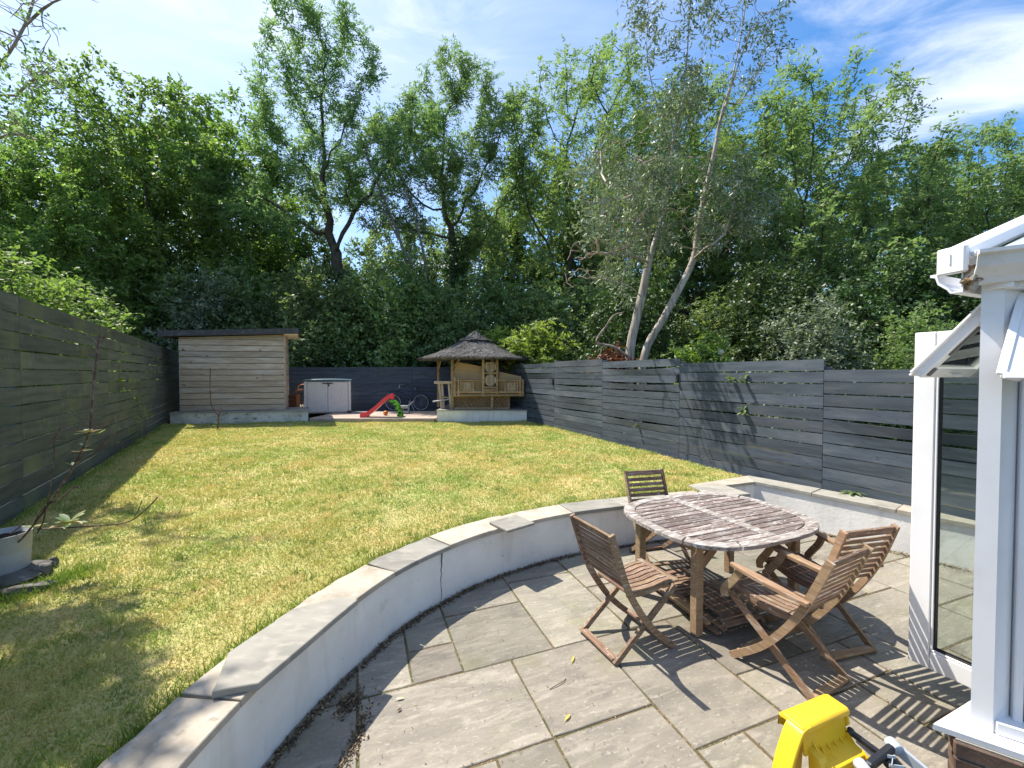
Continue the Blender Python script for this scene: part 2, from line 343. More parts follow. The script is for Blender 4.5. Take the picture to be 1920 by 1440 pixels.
# ------------------------------------------------------------------ mesh helpers
def mesh_np(name, verts, faces, smooth=False, val=None):
    verts = np.ascontiguousarray(verts, dtype=np.float32)
    faces = np.ascontiguousarray(faces, dtype=np.int32)
    me = bpy.data.meshes.new(name)
    n, (m, k) = len(verts), faces.shape
    me.vertices.add(n)
    me.vertices.foreach_set('co', verts.ravel())
    me.loops.add(m * k)
    me.loops.foreach_set('vertex_index', faces.ravel())
    me.polygons.add(m)
    me.polygons.foreach_set('loop_start', np.arange(m, dtype=np.int32) * k)
    if smooth:
        me.polygons.foreach_set('use_smooth', np.ones(m, dtype=bool))
    if val is not None:
        a = me.attributes.new('v', 'FLOAT', 'POINT')
        a.data.foreach_set('value', np.ascontiguousarray(val, dtype=np.float32))
    me.update(calc_edges=True)
    return me


def link(name, me, mat=None, parent=None, loc=None, rot=None, mtx=None):
    o = bpy.data.objects.new(name, me)
    COL.objects.link(o)
    if mat and me is not None and not me.materials:
        me.materials.append(MATS[mat])
    elif mat and me is not None and me.materials[0] != MATS[mat]:
        o.material_slots[0].link = 'OBJECT'
        o.material_slots[0].material = MATS[mat]
    if parent:
        o.parent = parent
    if mtx is not None:
        o.matrix_basis = mtx
    if loc is not None:
        o.location = loc
    if rot is not None:
        o.rotation_euler = rot
    return o


def tag(o, label, cat, group=None, kind=None):
    if label: o['label'] = label
    if cat: o['category'] = cat
    if group: o['group'] = group
    if kind: o['kind'] = kind
    return o


def thing(name, label, cat, loc=(0, 0, 0), rotz=0.0, group=None):
    o = bpy.data.objects.new(name, None)
    COL.objects.link(o)
    o.location = loc
    o.rotation_euler = (0, 0, rotz)
    o.empty_display_size = .1
    return tag(o, label, cat, group, 'thing')


def pyme(name, verts, faces, smooth=False):
    me = bpy.data.meshes.new(name)
    me.from_pydata([tuple(v) for v in verts], [], faces)
    if smooth:
        for p in me.polygons:
            p.use_smooth = True
    me.update()
    return me


_cb = {}


def cbox(dx, dy, dz, c=0.004):
    """chamfered box centred on the origin, cached: 44 triangles"""
    key = (round(dx, 4), round(dy, 4), round(dz, 4), round(c, 4))
    if key in _cb:
        return _cb[key]
    hx, hy, hz = dx / 2, dy / 2, dz / 2
    c = min(c, hx * .45, hy * .45, hz * .45)
    bm = bmesh.new()
    for sx in (-1, 1):
        for sy in (-1, 1):
            for sz in (-1, 1):
                bm.verts.new((sx * (hx - c), sy * (hy - c), sz * hz))
                bm.verts.new((sx * (hx - c), sy * hy, sz * (hz - c)))
                bm.verts.new((sx * hx, sy * (hy - c), sz * (hz - c)))
    r = bmesh.ops.convex_hull(bm, input=bm.verts)
    bmesh.ops.dissolve_limit(bm, angle_limit=.01, verts=bm.verts, edges=bm.edges)
    bmesh.ops.recalc_face_normals(bm, faces=bm.faces)
    me = bpy.data.meshes.new('box')
    bm.to_mesh(me)
    bm.free()
    _cb[key] = me
    return me


def box(name, parent, cen, dims, mat, rotz=0.0, c=0.004, rot=None):
    me = cbox(*dims, c)
    return link(name, me, mat, parent, loc=cen, rot=rot if rot else (0, 0, rotz))


def bar_mtx(p0, p1, up=(0, 0, 1)):
    p0, p1 = Vector(p0), Vector(p1)
    x = (p1 - p0).normalized()
    z = Vector(up)
    if abs(x.dot(z.normalized())) > .98:
        z = Vector((0, 1, 0))
    y = z.cross(x).normalized()
    z = x.cross(y)
    m = Matrix((x, y, z)).transposed().to_4x4()
    m.translation = (p0 + p1) / 2
    return m


def bar(name, parent, p0, p1, w, t, mat, up=(0, 0, 1), c=0.003):
    """rectangular bar: local x along, w across (y), t along up (z)"""
    L = (Vector(p1) - Vector(p0)).length
    return link(name, cbox(L, w, t, c), mat, parent, mtx=bar_mtx(p0, p1, up))


def tube_arrays(paths, sides=6):
    """paths: list of (pts Nx3, radii N) -> verts, quad faces"""
    V, F, off = [], [], 0
    ang = np.arange(sides) * 2 * pi / sides
    ca, sa = np.cos(ang), np.sin(ang)
    for pts, rad in paths:
        pts = np.asarray(pts, float)
        rad = np.asarray(rad, float)
        n = len(pts)
        t = np.gradient(pts, axis=0)
        t /= np.linalg.norm(t, axis=1)[:, None] + 1e-9
        ref = np.array([0., 0., 1.]) if abs(t[0, 2]) < .9 else np.array([1., 0, 0])
        a = np.cross(t, ref)
        bad = np.linalg.norm(a, axis=1) < 1e-3
        a[bad] = np.array([1., 0, 0])
        a /= np.linalg.norm(a, axis=1)[:, None]
        b = np.cross(t, a)
        ring = pts[:, None] + rad[:, None, None] * (ca[None, :, None] * a[:, None] + sa[None, :, None] * b[:, None])
        V.append(ring.reshape(-1, 3))
        i = np.arange(n - 1)[:, None] * sides + np.arange(sides)[None]
        j = np.arange(n - 1)[:, None] * sides + (np.arange(sides)[None] + 1) % sides
        F.append(np.stack([i, j, j + sides, i + sides], -1).reshape(-1, 4) + off)
        off += n * sides
    return np.concatenate(V), np.concatenate(F)


def tube(name, parent, paths, mat, sides=8, loc=None):
    paths = [(p, np.full(len(p), r) if np.isscalar(r) else r) for p, r in paths]
    v, f = tube_arrays(paths, sides)
    return link(name, mesh_np(name, v, f, True), mat, parent, loc=loc)


def arc_pts(c, r, n=24, axis='y', a0=0, a1=2 * pi):
    out = []
    for i in range(n + 1):
        a = a0 + (a1 - a0) * i / n
        if axis == 'y': out.append((c[0] + r * cos(a), c[1], c[2] + r * sin(a)))
        elif axis == 'z': out.append((c[0] + r * cos(a), c[1] + r * sin(a), c[2]))
        else: out.append((c[0], c[1] + r * cos(a), c[2] + r * sin(a)))
    return out


def prism(name, parent, poly, z0, z1, mat, c=0.0, jitter=0.0):
    """vertical prism from a ground polygon; chamfered top edge when c > 0"""
    n = len(poly)
    P = [Vector((p[0], p[1])) for p in poly]
    ar = sum(P[i].x * P[(i + 1) % n].y - P[(i + 1) % n].x * P[i].y for i in range(n))
    if ar < 0:
        P.reverse()
    rows = [(P, z0)]
    if c:
        ins = []
        for i in range(n):
            a, b, d = P[i - 1], P[i], P[(i + 1) % n]
            e1, e2 = (b - a).normalized(), (d - b).normalized()
            n1, n2 = Vector((-e1.y, e1.x)), Vector((-e2.y, e2.x))
            m = n1 + n2
            m = m / max(m.dot(n1), .3)
            ins.append(b + m * c)
        rows += [(P, z1 - c), (ins, z1)]
    else:
        rows += [(P, z1)]
    V, F = [], []
    for pl, z in rows:
        V += [(p.x, p.y, z) for p in pl]
    for r in range(len(rows) - 1):
        for i in range(n):
            j = (i + 1) % n
            F.append((r * n + i, r * n + j, (r + 1) * n + j, (r + 1) * n + i))
    F.append(tuple(range((len(rows) - 1) * n, len(rows) * n)))
    F.append(tuple(reversed(range(n))))
    return link(name, pyme(name, V, F), mat, parent)


def extrude_profile(name, parent, prof, p0, p1, mat, out=(0, 1, 0)):
    """profile of (outward, height) pairs swept from p0 to p1, open polyline given real thickness by the profile itself (closed)"""
    p0, p1, o = Vector(p0), Vector(p1), Vector(out)
    n = len(prof)
    V = [p + o * a + Vector((0, 0, b)) for p in (p0, p1) for a, b in prof]
    F = [(i, (i + 1) % n, n + (i + 1) % n, n + i) for i in range(n)]
    F += [tuple(reversed(range(n))), tuple(range(n, 2 * n))]
    me = pyme(name, V, F)
    bm = bmesh.new(); bm.from_mesh(me); bmesh.ops.recalc_face_normals(bm, faces=bm.faces); bm.to_mesh(me); bm.free()
    return link(name, me, mat, parent)


def polybar(name, parent, path, y, w, t, mat, c=0.0):
    """flat bar bent in the xz plane, w wide in that plane, t thick along y"""
    P = [Vector((p[0], 0, p[1])) for p in path]
    n = len(P)
    ring = []
    for i in range(n):
        d = (P[min(i + 1, n - 1)] - P[max(i - 1, 0)]).normalized()
        s = Vector((-d.z, 0, d.x)) * (w / 2)
        for a, b in ((-1, -1), (1, -1), (1, 1), (-1, 1)):
            ring.append(P[i] + s * a + Vector((0, y + b * t / 2, 0)))
    F = []
    for i in range(n - 1):
        for k in range(4):
            a, b = i * 4 + k, i * 4 + (k + 1) % 4
            F.append((a, b, b + 4, a + 4))
    F += [(3, 2, 1, 0), tuple(range(4 * n - 4, 4 * n))]
    me = pyme(name, ring, F)
    bm = bmesh.new(); bm.from_mesh(me); bmesh.ops.recalc_face_normals(bm, faces=bm.faces); bm.to_mesh(me); bm.free()
    return link(name, me, mat, parent)


def smooth_path(pts, per=6):
    P = np.array(pts, float)
    P = np.vstack([2 * P[0] - P[1], P, 2 * P[-1] - P[-2]])
    out = []
    for i in range(1, len(P) - 2):
        for k in range(per):
            t = k / per
            a, b, c, d = P[i - 1], P[i], P[i + 1], P[i + 2]
            out.append(.5 * ((2 * b) + (-a + c) * t + (2 * a - 5 * b + 4 * c - d) * t * t + (-a + 3 * b - 3 * c + d) * t ** 3))
    out.append(P[-2])
    return np.array(out)

# ================================================================== THE SETTING
LAWN_Z = 0.42
ground = link('ground', mesh_np('ground', [(-900, -300, -.10), (900, -300, -.10), (900, 1500, -.10), (-900, 1500, -.10)], [(0, 1, 2, 3)]), 'soil')
tag(ground, None, None, kind='structure')

# ---- patio: slabs laid on a 0.328 m module, axes turned by 20.7 degrees
TH = R(20.7)
AX, BX = Vector((cos(TH), sin(TH), 0)), Vector((-sin(TH), cos(TH), 0))
patio = link('patio', mesh_np('patio', [(-2.2, -.6, -.007), (8, -.6, -.007), (8, 6.4, -.007), (-2.2, 6.4, -.007)], [(0, 1, 2, 3)]), 'joint_sand')
tag(patio, None, None, kind='structure')
U = 0.328
fixed = [(0, 3, 6, 8), (3, 5, 6, 8), (5, 7, 5, 8), (0, 1, 8, 10), (1, 2, 8, 9), (1, 2, 9, 11), (2, 4, 8, 10), (4, 6, 8, 11), (6, 8, 8, 10), (7, 9, 6, 8),
         (7, 10, 5, 6), (3, 5, 4, 6), (5, 6, 3, 5), (6, 8, 3, 5), (0, 2, 4, 6), (2, 3, 4, 6), (-2, 0, 6, 8), (-2, 0, 8, 11), (2, 4, 10, 13), (6, 9, 10, 12)]
used = {}
rects = []
for r in fixed:
    if any((i, j) in used for i in range(r[0], r[1]) for j in range(r[2], r[3])):
        continue
    rects.append(r)
    for i in range(r[0], r[1]):
        for j in range(r[2], r[3]):
            used[(i, j)] = 1
prnd = random.Random(5)
for j in range(-4, 18):
    for i in range(-6, 24):
        if (i, j) in used:
            continue
        opts = [(2, 3), (3, 2), (2, 2), (2, 2), (1, 2), (2, 1), (1, 1)]
        prnd.shuffle(opts)
        opts.sort(key=lambda s: -(s[0] * s[1] > 3))
        for w, h in opts + [(1, 1)]:
            if all((i + a, j + b) not in used for a in range(w) for b in range(h)):
                for a in range(w):
                    for b in range(h):
                        used[(i + a, j + b)] = 1
                rects.append((i, i + w, j, j + h))
                break


def in_patio(x, y):
    return -1.75 < x < 6.5 and -.4 < y < 6.1 and not (x < .6 and y > 4.9) and not (x < -.9 and y > 3.6)


for (a0, a1, b0, b1) in rects:
    cen = AX * ((a0 + a1) / 2 * U) + BX * ((b0 + b1) / 2 * U)
    if not in_patio(cen.x, cen.y):
        continue
    hw, hh = (a1 - a0) * U / 2 - prnd.uniform(.005, .010), (b1 - b0) * U / 2 - prnd.uniform(.005, .010)
    poly = []
    for (sx, sy, ex, ey) in ((-1, -1, 1, -1), (1, -1, 1, 1), (1, 1, -1, 1), (-1, 1, -1, -1)):
        for k in range(5):
            f = k / 5
            q = Vector(((sx + (ex - sx) * f) * hw, (sy + (ey - sy) * f) * hh, 0))
            j = .0018 if k else .0035
            q += Vector((prnd.uniform(-j, j), prnd.uniform(-j, j), 0))
            if k == 0:
                q *= .997
            poly.append((q.x, q.y))
    s = prism('paving_slab', patio, poly, -.04, 0, 'sandstone', c=.004)
    s.location = (cen.x, cen.y, prnd.uniform(-.003, .003))
    flip = pi / 2 if prnd.random() < .4 else 0
    s.rotation_euler = (prnd.uniform(-.003, .003), prnd.uniform(-.003, .003), TH)

# ---- low rendered retaining wall with coping stones
WALL = smooth_path([(-1.22, -.4), (-1.27, .6), (-1.29, 1.2), (-1.28, 1.62), (-1.235, 2.06), (-1.125, 2.51), (-.90, 3.10), (-.64, 3.49), (-.30, 3.86), (.156, 4.2), (.64, 4.47), (1.32, 4.72), (1.95, 4.92), (2.40, 5.04)], 8)


def offset(path, d):
    t = np.gradient(path, axis=0)
    t /= np.linalg.norm(t, axis=1)[:, None]
    return path + np.stack([-t[:, 1], t[:, 0]], 1) * d


WZ = .425
wall = thing('retaining_wall', 'low curved white rendered wall with stone coping between lawn and patio', 'wall', (0, 0, 0))


def strip_solid(name, parent, inner, outer, z0, z1, mat):
    n = len(inner)
    V = [(p[0], p[1], z) for z in (z0, z1) for row in (inner, outer) for p in row]
    F = []
    for i in range(n - 1):
        F += [(i, i + 1, 2 * n + i + 1, 2 * n + i), (n + i + 1, n + i, 3 * n + i, 3 * n + i + 1), (2 * n + i, 2 * n + i + 1, 3 * n + i + 1, 3 * n + i)]
    F += [(0, 2 * n, 3 * n, n), (n - 1, 2 * n - 1, 4 * n - 1, 3 * n - 1)]
    me = pyme(name, V, F)
    bm = bmesh.new(); bm.from_mesh(me); bmesh.ops.recalc_face_normals(bm, faces=bm.faces); bm.to_mesh(me); bm.free()
    o = link(name, me, mat, parent)
    return o


# wall body, finely divided so the render can swell a little
nn = 140
arc = np.array([np.interp(np.linspace(0, 1, nn), np.linspace(0, 1, len(WALL)), WALL[:, k]) for k in (0, 1)]).T
inn = arc.copy()
V, F = [], []
zs = [-.08, .0, .08, .16, .25, .34, .40, WZ]
nrm = offset(arc, 1) - arc
wob = np.convolve(rng.normal(0, 1, nn + 12), np.ones(9) / 9, 'same')[6:-6]
for k, z in enumerate(zs):
    d = .006 * wob * sin(k * .9 + 1) + rng.normal(0, .0012, nn)
    q = inn + nrm * d[:, None]
    V += [(p[0], p[1], z) for p in q]
oo = offset(arc, .26)
V += [(p[0], p[1], WZ) for p in oo]
V += [(p[0], p[1], -.08) for p in oo]
for r in range(len(zs) + 1):
    for i in range(nn - 1):
        F.append((r * nn + i, r * nn + i + 1, (r + 1) * nn + i + 1, (r + 1) * nn + i))
link('render_face', pyme('render_face', V, F, True), 'white_render', wall)
# a hairline crack down the render
ci = int(np.argmin(np.abs(arc[:, 0] + .62)))
cp = arc[ci]
crk = [(cp[0] + random.uniform(-.006, .006) - nrm[ci][0] * .0035, cp[1] + random.uniform(-.006, .006) - nrm[ci][1] * .0035, z) for z in np.linspace(.02, .42, 12)]
tube('crack', wall, [(crk, np.linspace(.0015, .005, 12))], 'seal_rubber', 4)

ci_in, ci_out = offset(WALL, -.022), offset(WALL, .285)
seg = np.linalg.norm(np.diff(WALL, axis=0), axis=1)
arcl = np.concatenate([[0], np.cumsum(seg)])
s = 0.0
k = 0
crn = random.Random(3)
lens = [.75, .9, .62, .55, .75, .6, .8, .7, .65, .8, .7, .75, .8, .7, .8]
while s < arcl[-1] - .1:
    e = min(s + lens[k % len(lens)], arcl[-1])
    if arcl[-1] - e < .25:
        e = arcl[-1]
    ss = np.linspace(s + .004, e - .004, 7)
    gi = np.array([np.interp(ss, arcl, ci_in[:, q]) for q in (0, 1)]).T
    go = np.array([np.interp(ss, arcl, ci_out[:, q]) for q in (0, 1)]).T
    go += np.array([[crn.uniform(-.012, .012), crn.uniform(-.012, .012)] for _ in range(7)])
    poly = [tuple(p) for p in gi] + [tuple(p) for p in go[::-1]]
    zt = .463 + crn.uniform(-.004, .004)
    prism('coping_stone', wall, poly, WZ + .001, zt, 'coping_cream' if crn.random() < .62 else 'coping_grey', c=.004)
    s, k = e, k + 1
# the loose grey slab lying on the coping
poly = [G(399, 1301, .49), G(485, 1285, .49), G(671, 1127, .49), G(640, 1122, .49), G(546, 1146, .49), G(429, 1227, .49)]
lp = []
for a, b in zip(poly, poly[1:] + poly[:1]):
    for f in (0, .35, .7):
        p = a.lerp(b, f)
        lp.append((p.x + random.uniform(-.003, .003), p.y + random.uniform(-.003, .003)))
loose = prism('loose_slab', None, lp, .469, .502, 'coping_grey', c=.004)
tag(loose, 'loose grey stone slab lying on the curved wall coping at lower left', 'stone slab')
# one square slab further along
p = G(960, 985, .47)
q = box('loose_slab', None, (p.x, p.y + .02, .482), (.34, .30, .026), 'coping_grey', R(38), .005)
tag(q, 'square grey slab sitting on the curved wall at the middle of its bend', 'stone slab')

side = thing('retaining_wall', 'straight sunlit white wall with stone coping below the slate blue fence', 'wall', (0, 0, 0))
def wseg(parent, a, b, thick, ext0=0, ext1=0):
    a, b = Vector((*a, 0)), Vector((*b, 0))
    d = (b - a).normalized()
    n = Vector((-d.y, d.x, 0))
    a, b = a - d * ext0, b + d * ext1
    return [(p.x, p.y) for p in (a, b, b + n * thick, a + n * thick)]
E_, F_, G_, H_, I_ = (2.95, 5.16), (2.84, 5.56), (3.38, 5.76), (4.24, 4.56), (6.2, 1.9)
prism('render_face', side, [E_, F_, (2.60, 5.62), (2.36, 5.54), (2.42, 5.04)], -.08, WZ, 'white_render')
prism('render_face', side, [F_, G_, (3.50, 6.05), (2.62, 5.72), (2.602, 5.622)], -.08, WZ, 'white_render')
prism('render_face', side, [G_, H_, I_, (6.42, 2.06), (4.47, 4.72), (3.502, 6.051)], -.08, WZ, 'white_render')
prism('coping_stone', side, [(2.97, 5.15), (2.86, 5.545), (2.38, 5.57), (2.44, 5.03)], WZ + .002, .465, 'coping_grey', c=.004)
prism('coping_stone', side, [(2.856, 5.55), (3.365, 5.735), (3.47, 6.09), (2.385, 5.575)], WZ + .002, .462, 'coping_cream', c=.004)
gd, hd = Vector((*G_, 0)), Vector((*H_, 0))
def along(f, off):
    a, b = (gd, hd) if f <= 1 else (hd, Vector((*I_, 0)))
    f2 = f if f <= 1 else f - 1
    d = (b - a).normalized()
    n = Vector((-d.y, d.x, 0))
    p = a.lerp(b, f2) + n * off
    return (p.x, p.y)
for (f0, f1, z, m) in ((0.0, .46, .466, 'coping_grey'), (.465, 1.0, .462, 'coping_grey'), (1.003, 1.26, .468, 'coping_cream'), (1.264, 1.55, .464, 'coping_grey'), (1.555, 1.98, .465, 'coping_cream')):
    a, b = along(f0, -.02), along(f1, -.02)
    c_, d_ = along(f1, .30), along(f0, .30)
    if f0 == 0.0:
        a, d_ = (3.37, 5.74), (3.475, 6.088)
    prism('coping_stone', side, [a, b, c_, d_], WZ + .002, z, m, c=.004)

# ---- lawn
LFENCE = lambda y: -5.13 - .65 * (y - 4.17)
RFENCE = lambda y: .918 + .453 * (12.56 - y)
mid = offset(WALL, .17)
LPOLY = np.array([(p[0], p[1]) for p in mid] + [(2.62, 5.45), (3.3, 5.95), (3.62, 5.95)] + [(RFENCE(12.9), 12.9), (RFENCE(14.2), 14.2), (-2.4, 13.5), (-6.6, 13.5), (-10.7, 12.8), (LFENCE(13.2) - .05, 13.2), (LFENCE(4) - .05, 4.0), (LFENCE(-.4) - .05, -.4)])


def inside(P, poly):
    x, y = P[:, 0], P[:, 1]
    r = np.zeros(len(P), bool)
    n = len(poly)
    for i in range(n):
        (x0, y0), (x1, y1) = poly[i], poly[(i + 1) % n]
        if y0 == y1:
            continue
        c = ((y0 > y) != (y1 > y)) & (x < (x1 - x0) * (y - y0) / (y1 - y0) + x0)
        r ^= c
    return r


def lump(x, y):
    return .010 * np.sin(x * 1.7 + 1.3 * np.sin(y * 1.1)) + .008 * np.sin(y * 2.3 + x * .7) + .006 * np.sin(x * 5.1 + y * 3.7)


cs = .09
gx, gy = np.arange(-12.2, 4.6, cs), np.arange(-.5, 14.3, cs)
XX, YY = np.meshgrid(gx, gy, indexing='ij')
cc = np.stack([(XX[:-1, :-1] + cs / 2).ravel(), (YY[:-1, :-1] + cs / 2).ravel()], 1)
keep = inside(cc, LPOLY)
idx = np.arange(XX.size).reshape(XX.shape)
quad = np.stack([idx[:-1, :-1], idx[1:, :-1], idx[1:, 1:], idx[:-1, 1:]], -1).reshape(-1, 4)[keep]
vv = np.stack([XX.ravel(), YY.ravel(), LAWN_Z + lump(XX.ravel(), YY.ravel())], 1)
lu, inv = np.unique(quad, return_inverse=True)
lawn = link('lawn', mesh_np('lawn', vv[lu], inv.reshape(quad.shape), True), 'lawn_thatch')
tag(lawn, None, None, kind='structure')


# ================================================================== FENCES
def board_mesh(L, h, t, bow=0.0, dip=0.0, lift=0.0, n=6):
    V, F = [], []
    for i in range(n + 1):
        f = i / n
        b = 4 * f * (1 - f)
        x = (f - .5) * L
        for (y, z) in ((-t / 2, -h / 2), (t / 2, -h / 2), (t / 2, h / 2), (-t / 2, h / 2)):
            top = z > 0
            V.append((x, y + bow * b * (1 if top else .25), z - (dip * b if top else -lift * b)))
    for i in range(n):
        for k in range(4):
            a, b = i * 4 + k, i * 4 + (k + 1) % 4
            F.append((a, a + 4, b + 4, b))
    F += [(0, 1, 2, 3), (4 * n + 3, 4 * n + 2, 4 * n + 1, 4 * n)]
    me = pyme('fence_board', V, F)
    return me


def fence(name, label, panels, mat, out_n, t=.022, gap=.007, post_mat=None, warp={}, seed=1, post_h=.04, post_side=1):
    """panels: (p0, p1, z_bottom, z_top, rows); out_n: unit normal to the garden side"""
    fr = random.Random(seed)
    root = thing(name, label, 'fence', (panels[0][0][0], panels[0][0][1], panels[0][2]))
    base = Vector(root.location)
    for pi_, (p0, p1, zb, zt, rows) in enumerate(panels):
        p0, p1 = Vector((*p0, 0)), Vector((*p1, 0))
        d = (p1 - p0)
        L = d.length - .006
        ang = math.atan2(d.y, d.x)
        side = 1 if Vector((-sin(ang), cos(ang), 0)).dot(Vector((*out_n, 0))) > 0 else -1
        h = (zt - zb) / rows
        for r in range(rows):
            bow, dip, lift = warp.get((pi_, r), (fr.uniform(0, .007), fr.uniform(-.002, .003), fr.uniform(-.002, .002)))
            me = board_mesh(L, h - gap - fr.uniform(0, .004), t, side * bow, dip, lift)
            z = zt - (r + .5) * h + fr.uniform(-.0025, .0025)
            m = (p0 + p1) / 2 + Vector((0, 0, z)) - base
            link('fence_board', me, mat, root, loc=m, rot=(fr.uniform(-.006, .006), fr.uniform(-.0018, .0018), ang))
        # post on the far side of the boards at the start of the panel
        n = Vector((*out_n, 0))
        ph = zt + post_h + .1
        po = box('post', root, p0 - n * (.05 * post_side + t / 2) + Vector((0, 0, (ph - .1) / 2 - .05)) - base, (.09, .09, ph), post_mat or mat, ang, .006)
    return root


ln = Vector((1, .65, 0)).normalized()
ys = [-1.5, 1.52, 4.53, 7.49, 10.5, 13.6, 16.2]
pan = [((LFENCE(a), a), (LFENCE(b), b), .43, 2.80, 12) for a, b in zip(ys, ys[1:])]
lf = fence('board_fence', 'tall shaded mossy board fence along the left of the lawn', pan, 'mossy_slate_paint', (ln.x, ln.y), seed=2, gap=.013, warp={(3, 2): (.0, .012, .006), (3, 3): (0, .012, .01), (3, 4): (0, .01, .008), (3, 5): (0, .008, .006), (4, 2): (0, .014, .004), (4, 3): (0, .008, .008), (4, 4): (0, .01, .006), (3, 6): (0, .006, .006), (2, 1): (0, .01, 0), (2, 2): (0, .008, .004)}, post_h=-.06)

rn = Vector((-1, -.453, 0)).normalized()
ry = [16.2, 14.0, 11.89, 9.85, 7.71, 5.49, 3.3, 1.2]
tops = [2.30, 2.30, 2.32, 2.255, 2.155, 2.015, 1.90]
bots = [.42, .42, .37, .345, .34, .40, .42]
rows = [12, 12, 12, 12, 11, 10, 9]
pan = [((RFENCE(a), a), (RFENCE(b), b), zb, zt, r) for a, b, zb, zt, r in zip(ry, ry[1:], bots, tops, rows)]
wp = {(3, 1): (.045, .035, .0), (3, 3): (.03, .030, .01), (3, 8): (.035, .026, .0), (2, 4): (.03, .032, 0), (2, 6): (.03, .02, 0), (2, 8): (.02, .02, 0),
      (5, 4): (.05, .030, 0), (5, 5): (.03, .020, .004), (4, 1): (0, .008, .004), (4, 5): (.01, .012, 0), (4, 6): (0, .004, .006), (3, 4): (.012, .012, 0), (1, 2): (.04, .03, 0), (1, 6): (.03, .03, 0), (1, 0): (.03, .02, 0), (2, 2): (.02, .015, 0)}
rf = fence('board_fence', 'sunlit slate blue board fence with warped boards along the right', pan, 'slate_paint', (rn.x, rn.y), seed=4, gap=.011, warp=wp, post_h=.03)
# black brackets screwed to it
for (x, y, dep) in ((1272, 709, 7.7), (1038, 716, 11.85)):
    u = (x - 960) / FPX
    yy = 6.608 / (u + .453)
    c = D(x, y, yy) + rn * .03
    bx = box('bracket', rf, c - Vector(rf.location), (.03, .05, .17), 'black_plastic', math.atan2(rn.y, rn.x), .008)
    box('bracket_lip', bx, (.02, 0, -.06), (.035, .05, .03), 'black_plastic', 0, .006)

xs = [RFENCE(16.25), -3.9, -7.0, -10.1, -13.2]
pan = [((a, 16.25 + i * .02), (b, 16.25 + (i + 1) * .02), .50, 2.24, 11) for i, (a, b) in enumerate(zip(xs, xs[1:]))]
bf = fence('board_fence', 'dark shaded navy board fence across the back behind bicycle and storage box', pan, 'navy_paint', (0, -1), seed=6, gap=.006, post_h=-.05)


# ================================================================== THE CONSERVATORY CORNER
SZ = .28                                     # top of the sill
K0, K1, K2 = G(1819, 1358, SZ), G(1861, 1375, SZ), G(1889.5, 1367, SZ)
S0, S1 = G(1749.5, 1355, SZ), G(1920, 1413, SZ)
Adir = Vector((cos(R(23)), sin(R(23)), 0))
An = Vector((-Adir.y, Adir.x, 0))            # outwards from the garden side
Bdir = (S1 - S0).normalized(); Bdir.z = 0
Bn = Vector((Bdir.y, -Bdir.x, 0))
house = thing('conservatory', 'white framed conservatory corner with dirty gutter at the right edge', 'conservatory', (K0.x, K0.y, 0))
HB = Vector(house.location)
hx = lambda *ps: [tuple((Vector(p) - HB)[:2]) for p in ps]
# corner post: two faces with a return
post_poly = hx(K0, K1, K2, K2 + Bdir * .0 + Vector((.10, .06, 0)), K0 + Adir * .20 - An * .10, K0 + Adir * .16)
prism('corner_post', house, post_poly, SZ + .002, 2.42, 'upvc', c=0)
# slim vertical joint on the post
jp = K0.lerp(K1, .86) - HB
# sill round the corner
sill_poly = hx(S0, S0 + Bdir * 1.6, S0 + Bdir * 1.6 - Bn * .2, K0 - Bn * .18 + Adir * .2 - An * .1, S0 + Adir * .72 - An * .16, S0 + Adir * .72)
prism('sill', house, sill_poly, SZ - .032, SZ, 'upvc', c=.006)
# dwarf wall of brick under the sill: mortar core with bricks proud of it
b0 = G(1788, 1387, SZ - .03)
B0 = b0 + Adir * .01
core = prism('dwarf_wall', house, hx(B0 + Adir * .006 - Bn * .006, B0 + Bdir * 1.5 - Bn * .006, B0 + Bdir * 1.5 - Bn * .12, B0 + Adir * .62 - An * .12, B0 + Adir * .62 - An * .006), -.1, SZ - .034, 'mortar')
for rr in range(5):
    z = SZ - .034 - .008 - .0325 - rr * .075
    for k in range(6):
        st = k * .225 + (-.11 if rr % 2 else .0)
        a, e = max(st, 0.0), st + .215
        if e - a < .05: continue
        c = B0 + Bdir * ((a + e) / 2) - Bn * .05 - HB
        box('brick', core, (c.x, c.y, z), (e - a, .102, .065), 'brick', math.atan2(Bdir.y, Bdir.x), .005)
        if k < 3:
            c = B0 + Adir * ((a + e) / 2 + .11) - An * .056 - HB
            box('brick', core, (c.x, c.y, z), (e - a, .102, .065), 'brick', math.atan2(Adir.y, Adir.x), .005)


def hbar(name, p, q, w, t, mat='upvc', par=None, up=(0, 0, 1), c=.004):
    return bar(name, par or house, p - HB, q - HB, w, t, mat, up, c)


Z = Vector((0, 0, 1))
# window in the wall that runs out of the frame: recessed frame, glass, seal
wf = K2 + Bdir * .012 + Vector((.015, .0, 0))
wb = wf + Bdir * 1.1
bang = math.atan2(Bdir.y, Bdir.x)
hbar('window_rail', K1 + Bdir * .01 - Bn * .05 + Z * .032, K1 + Bdir * 1.1 - Bn * .05 + Z * .032, .11, .06)
hbar('window_stile', wf + Z * .06, wf + Z * 1.65, .03, .07, up=Bn)
hbar('window_seal', wf + Bdir * .022 + Z * .06, wf + Bdir * .022 + Z * 1.65, .014, .03, 'seal_rubber', up=Bn)
gl = wf + Bdir * .03 - Bn * .01
pv = [gl + Z * .062 - HB, gl + Bdir * .95 + Z * .062 - HB, gl + Bdir * .95 + Z * 1.65 - HB, gl + Z * 1.65 - HB]
bar('window_pane', house, (pv[0] + pv[3]) / 2, (pv[1] + pv[2]) / 2, .006, 1.58, 'clear_glass', c=0.0005)
hbar('transom', wf + Z * 1.68, wf + Bdir * 1.05 + Z * 1.68, .07, .06)
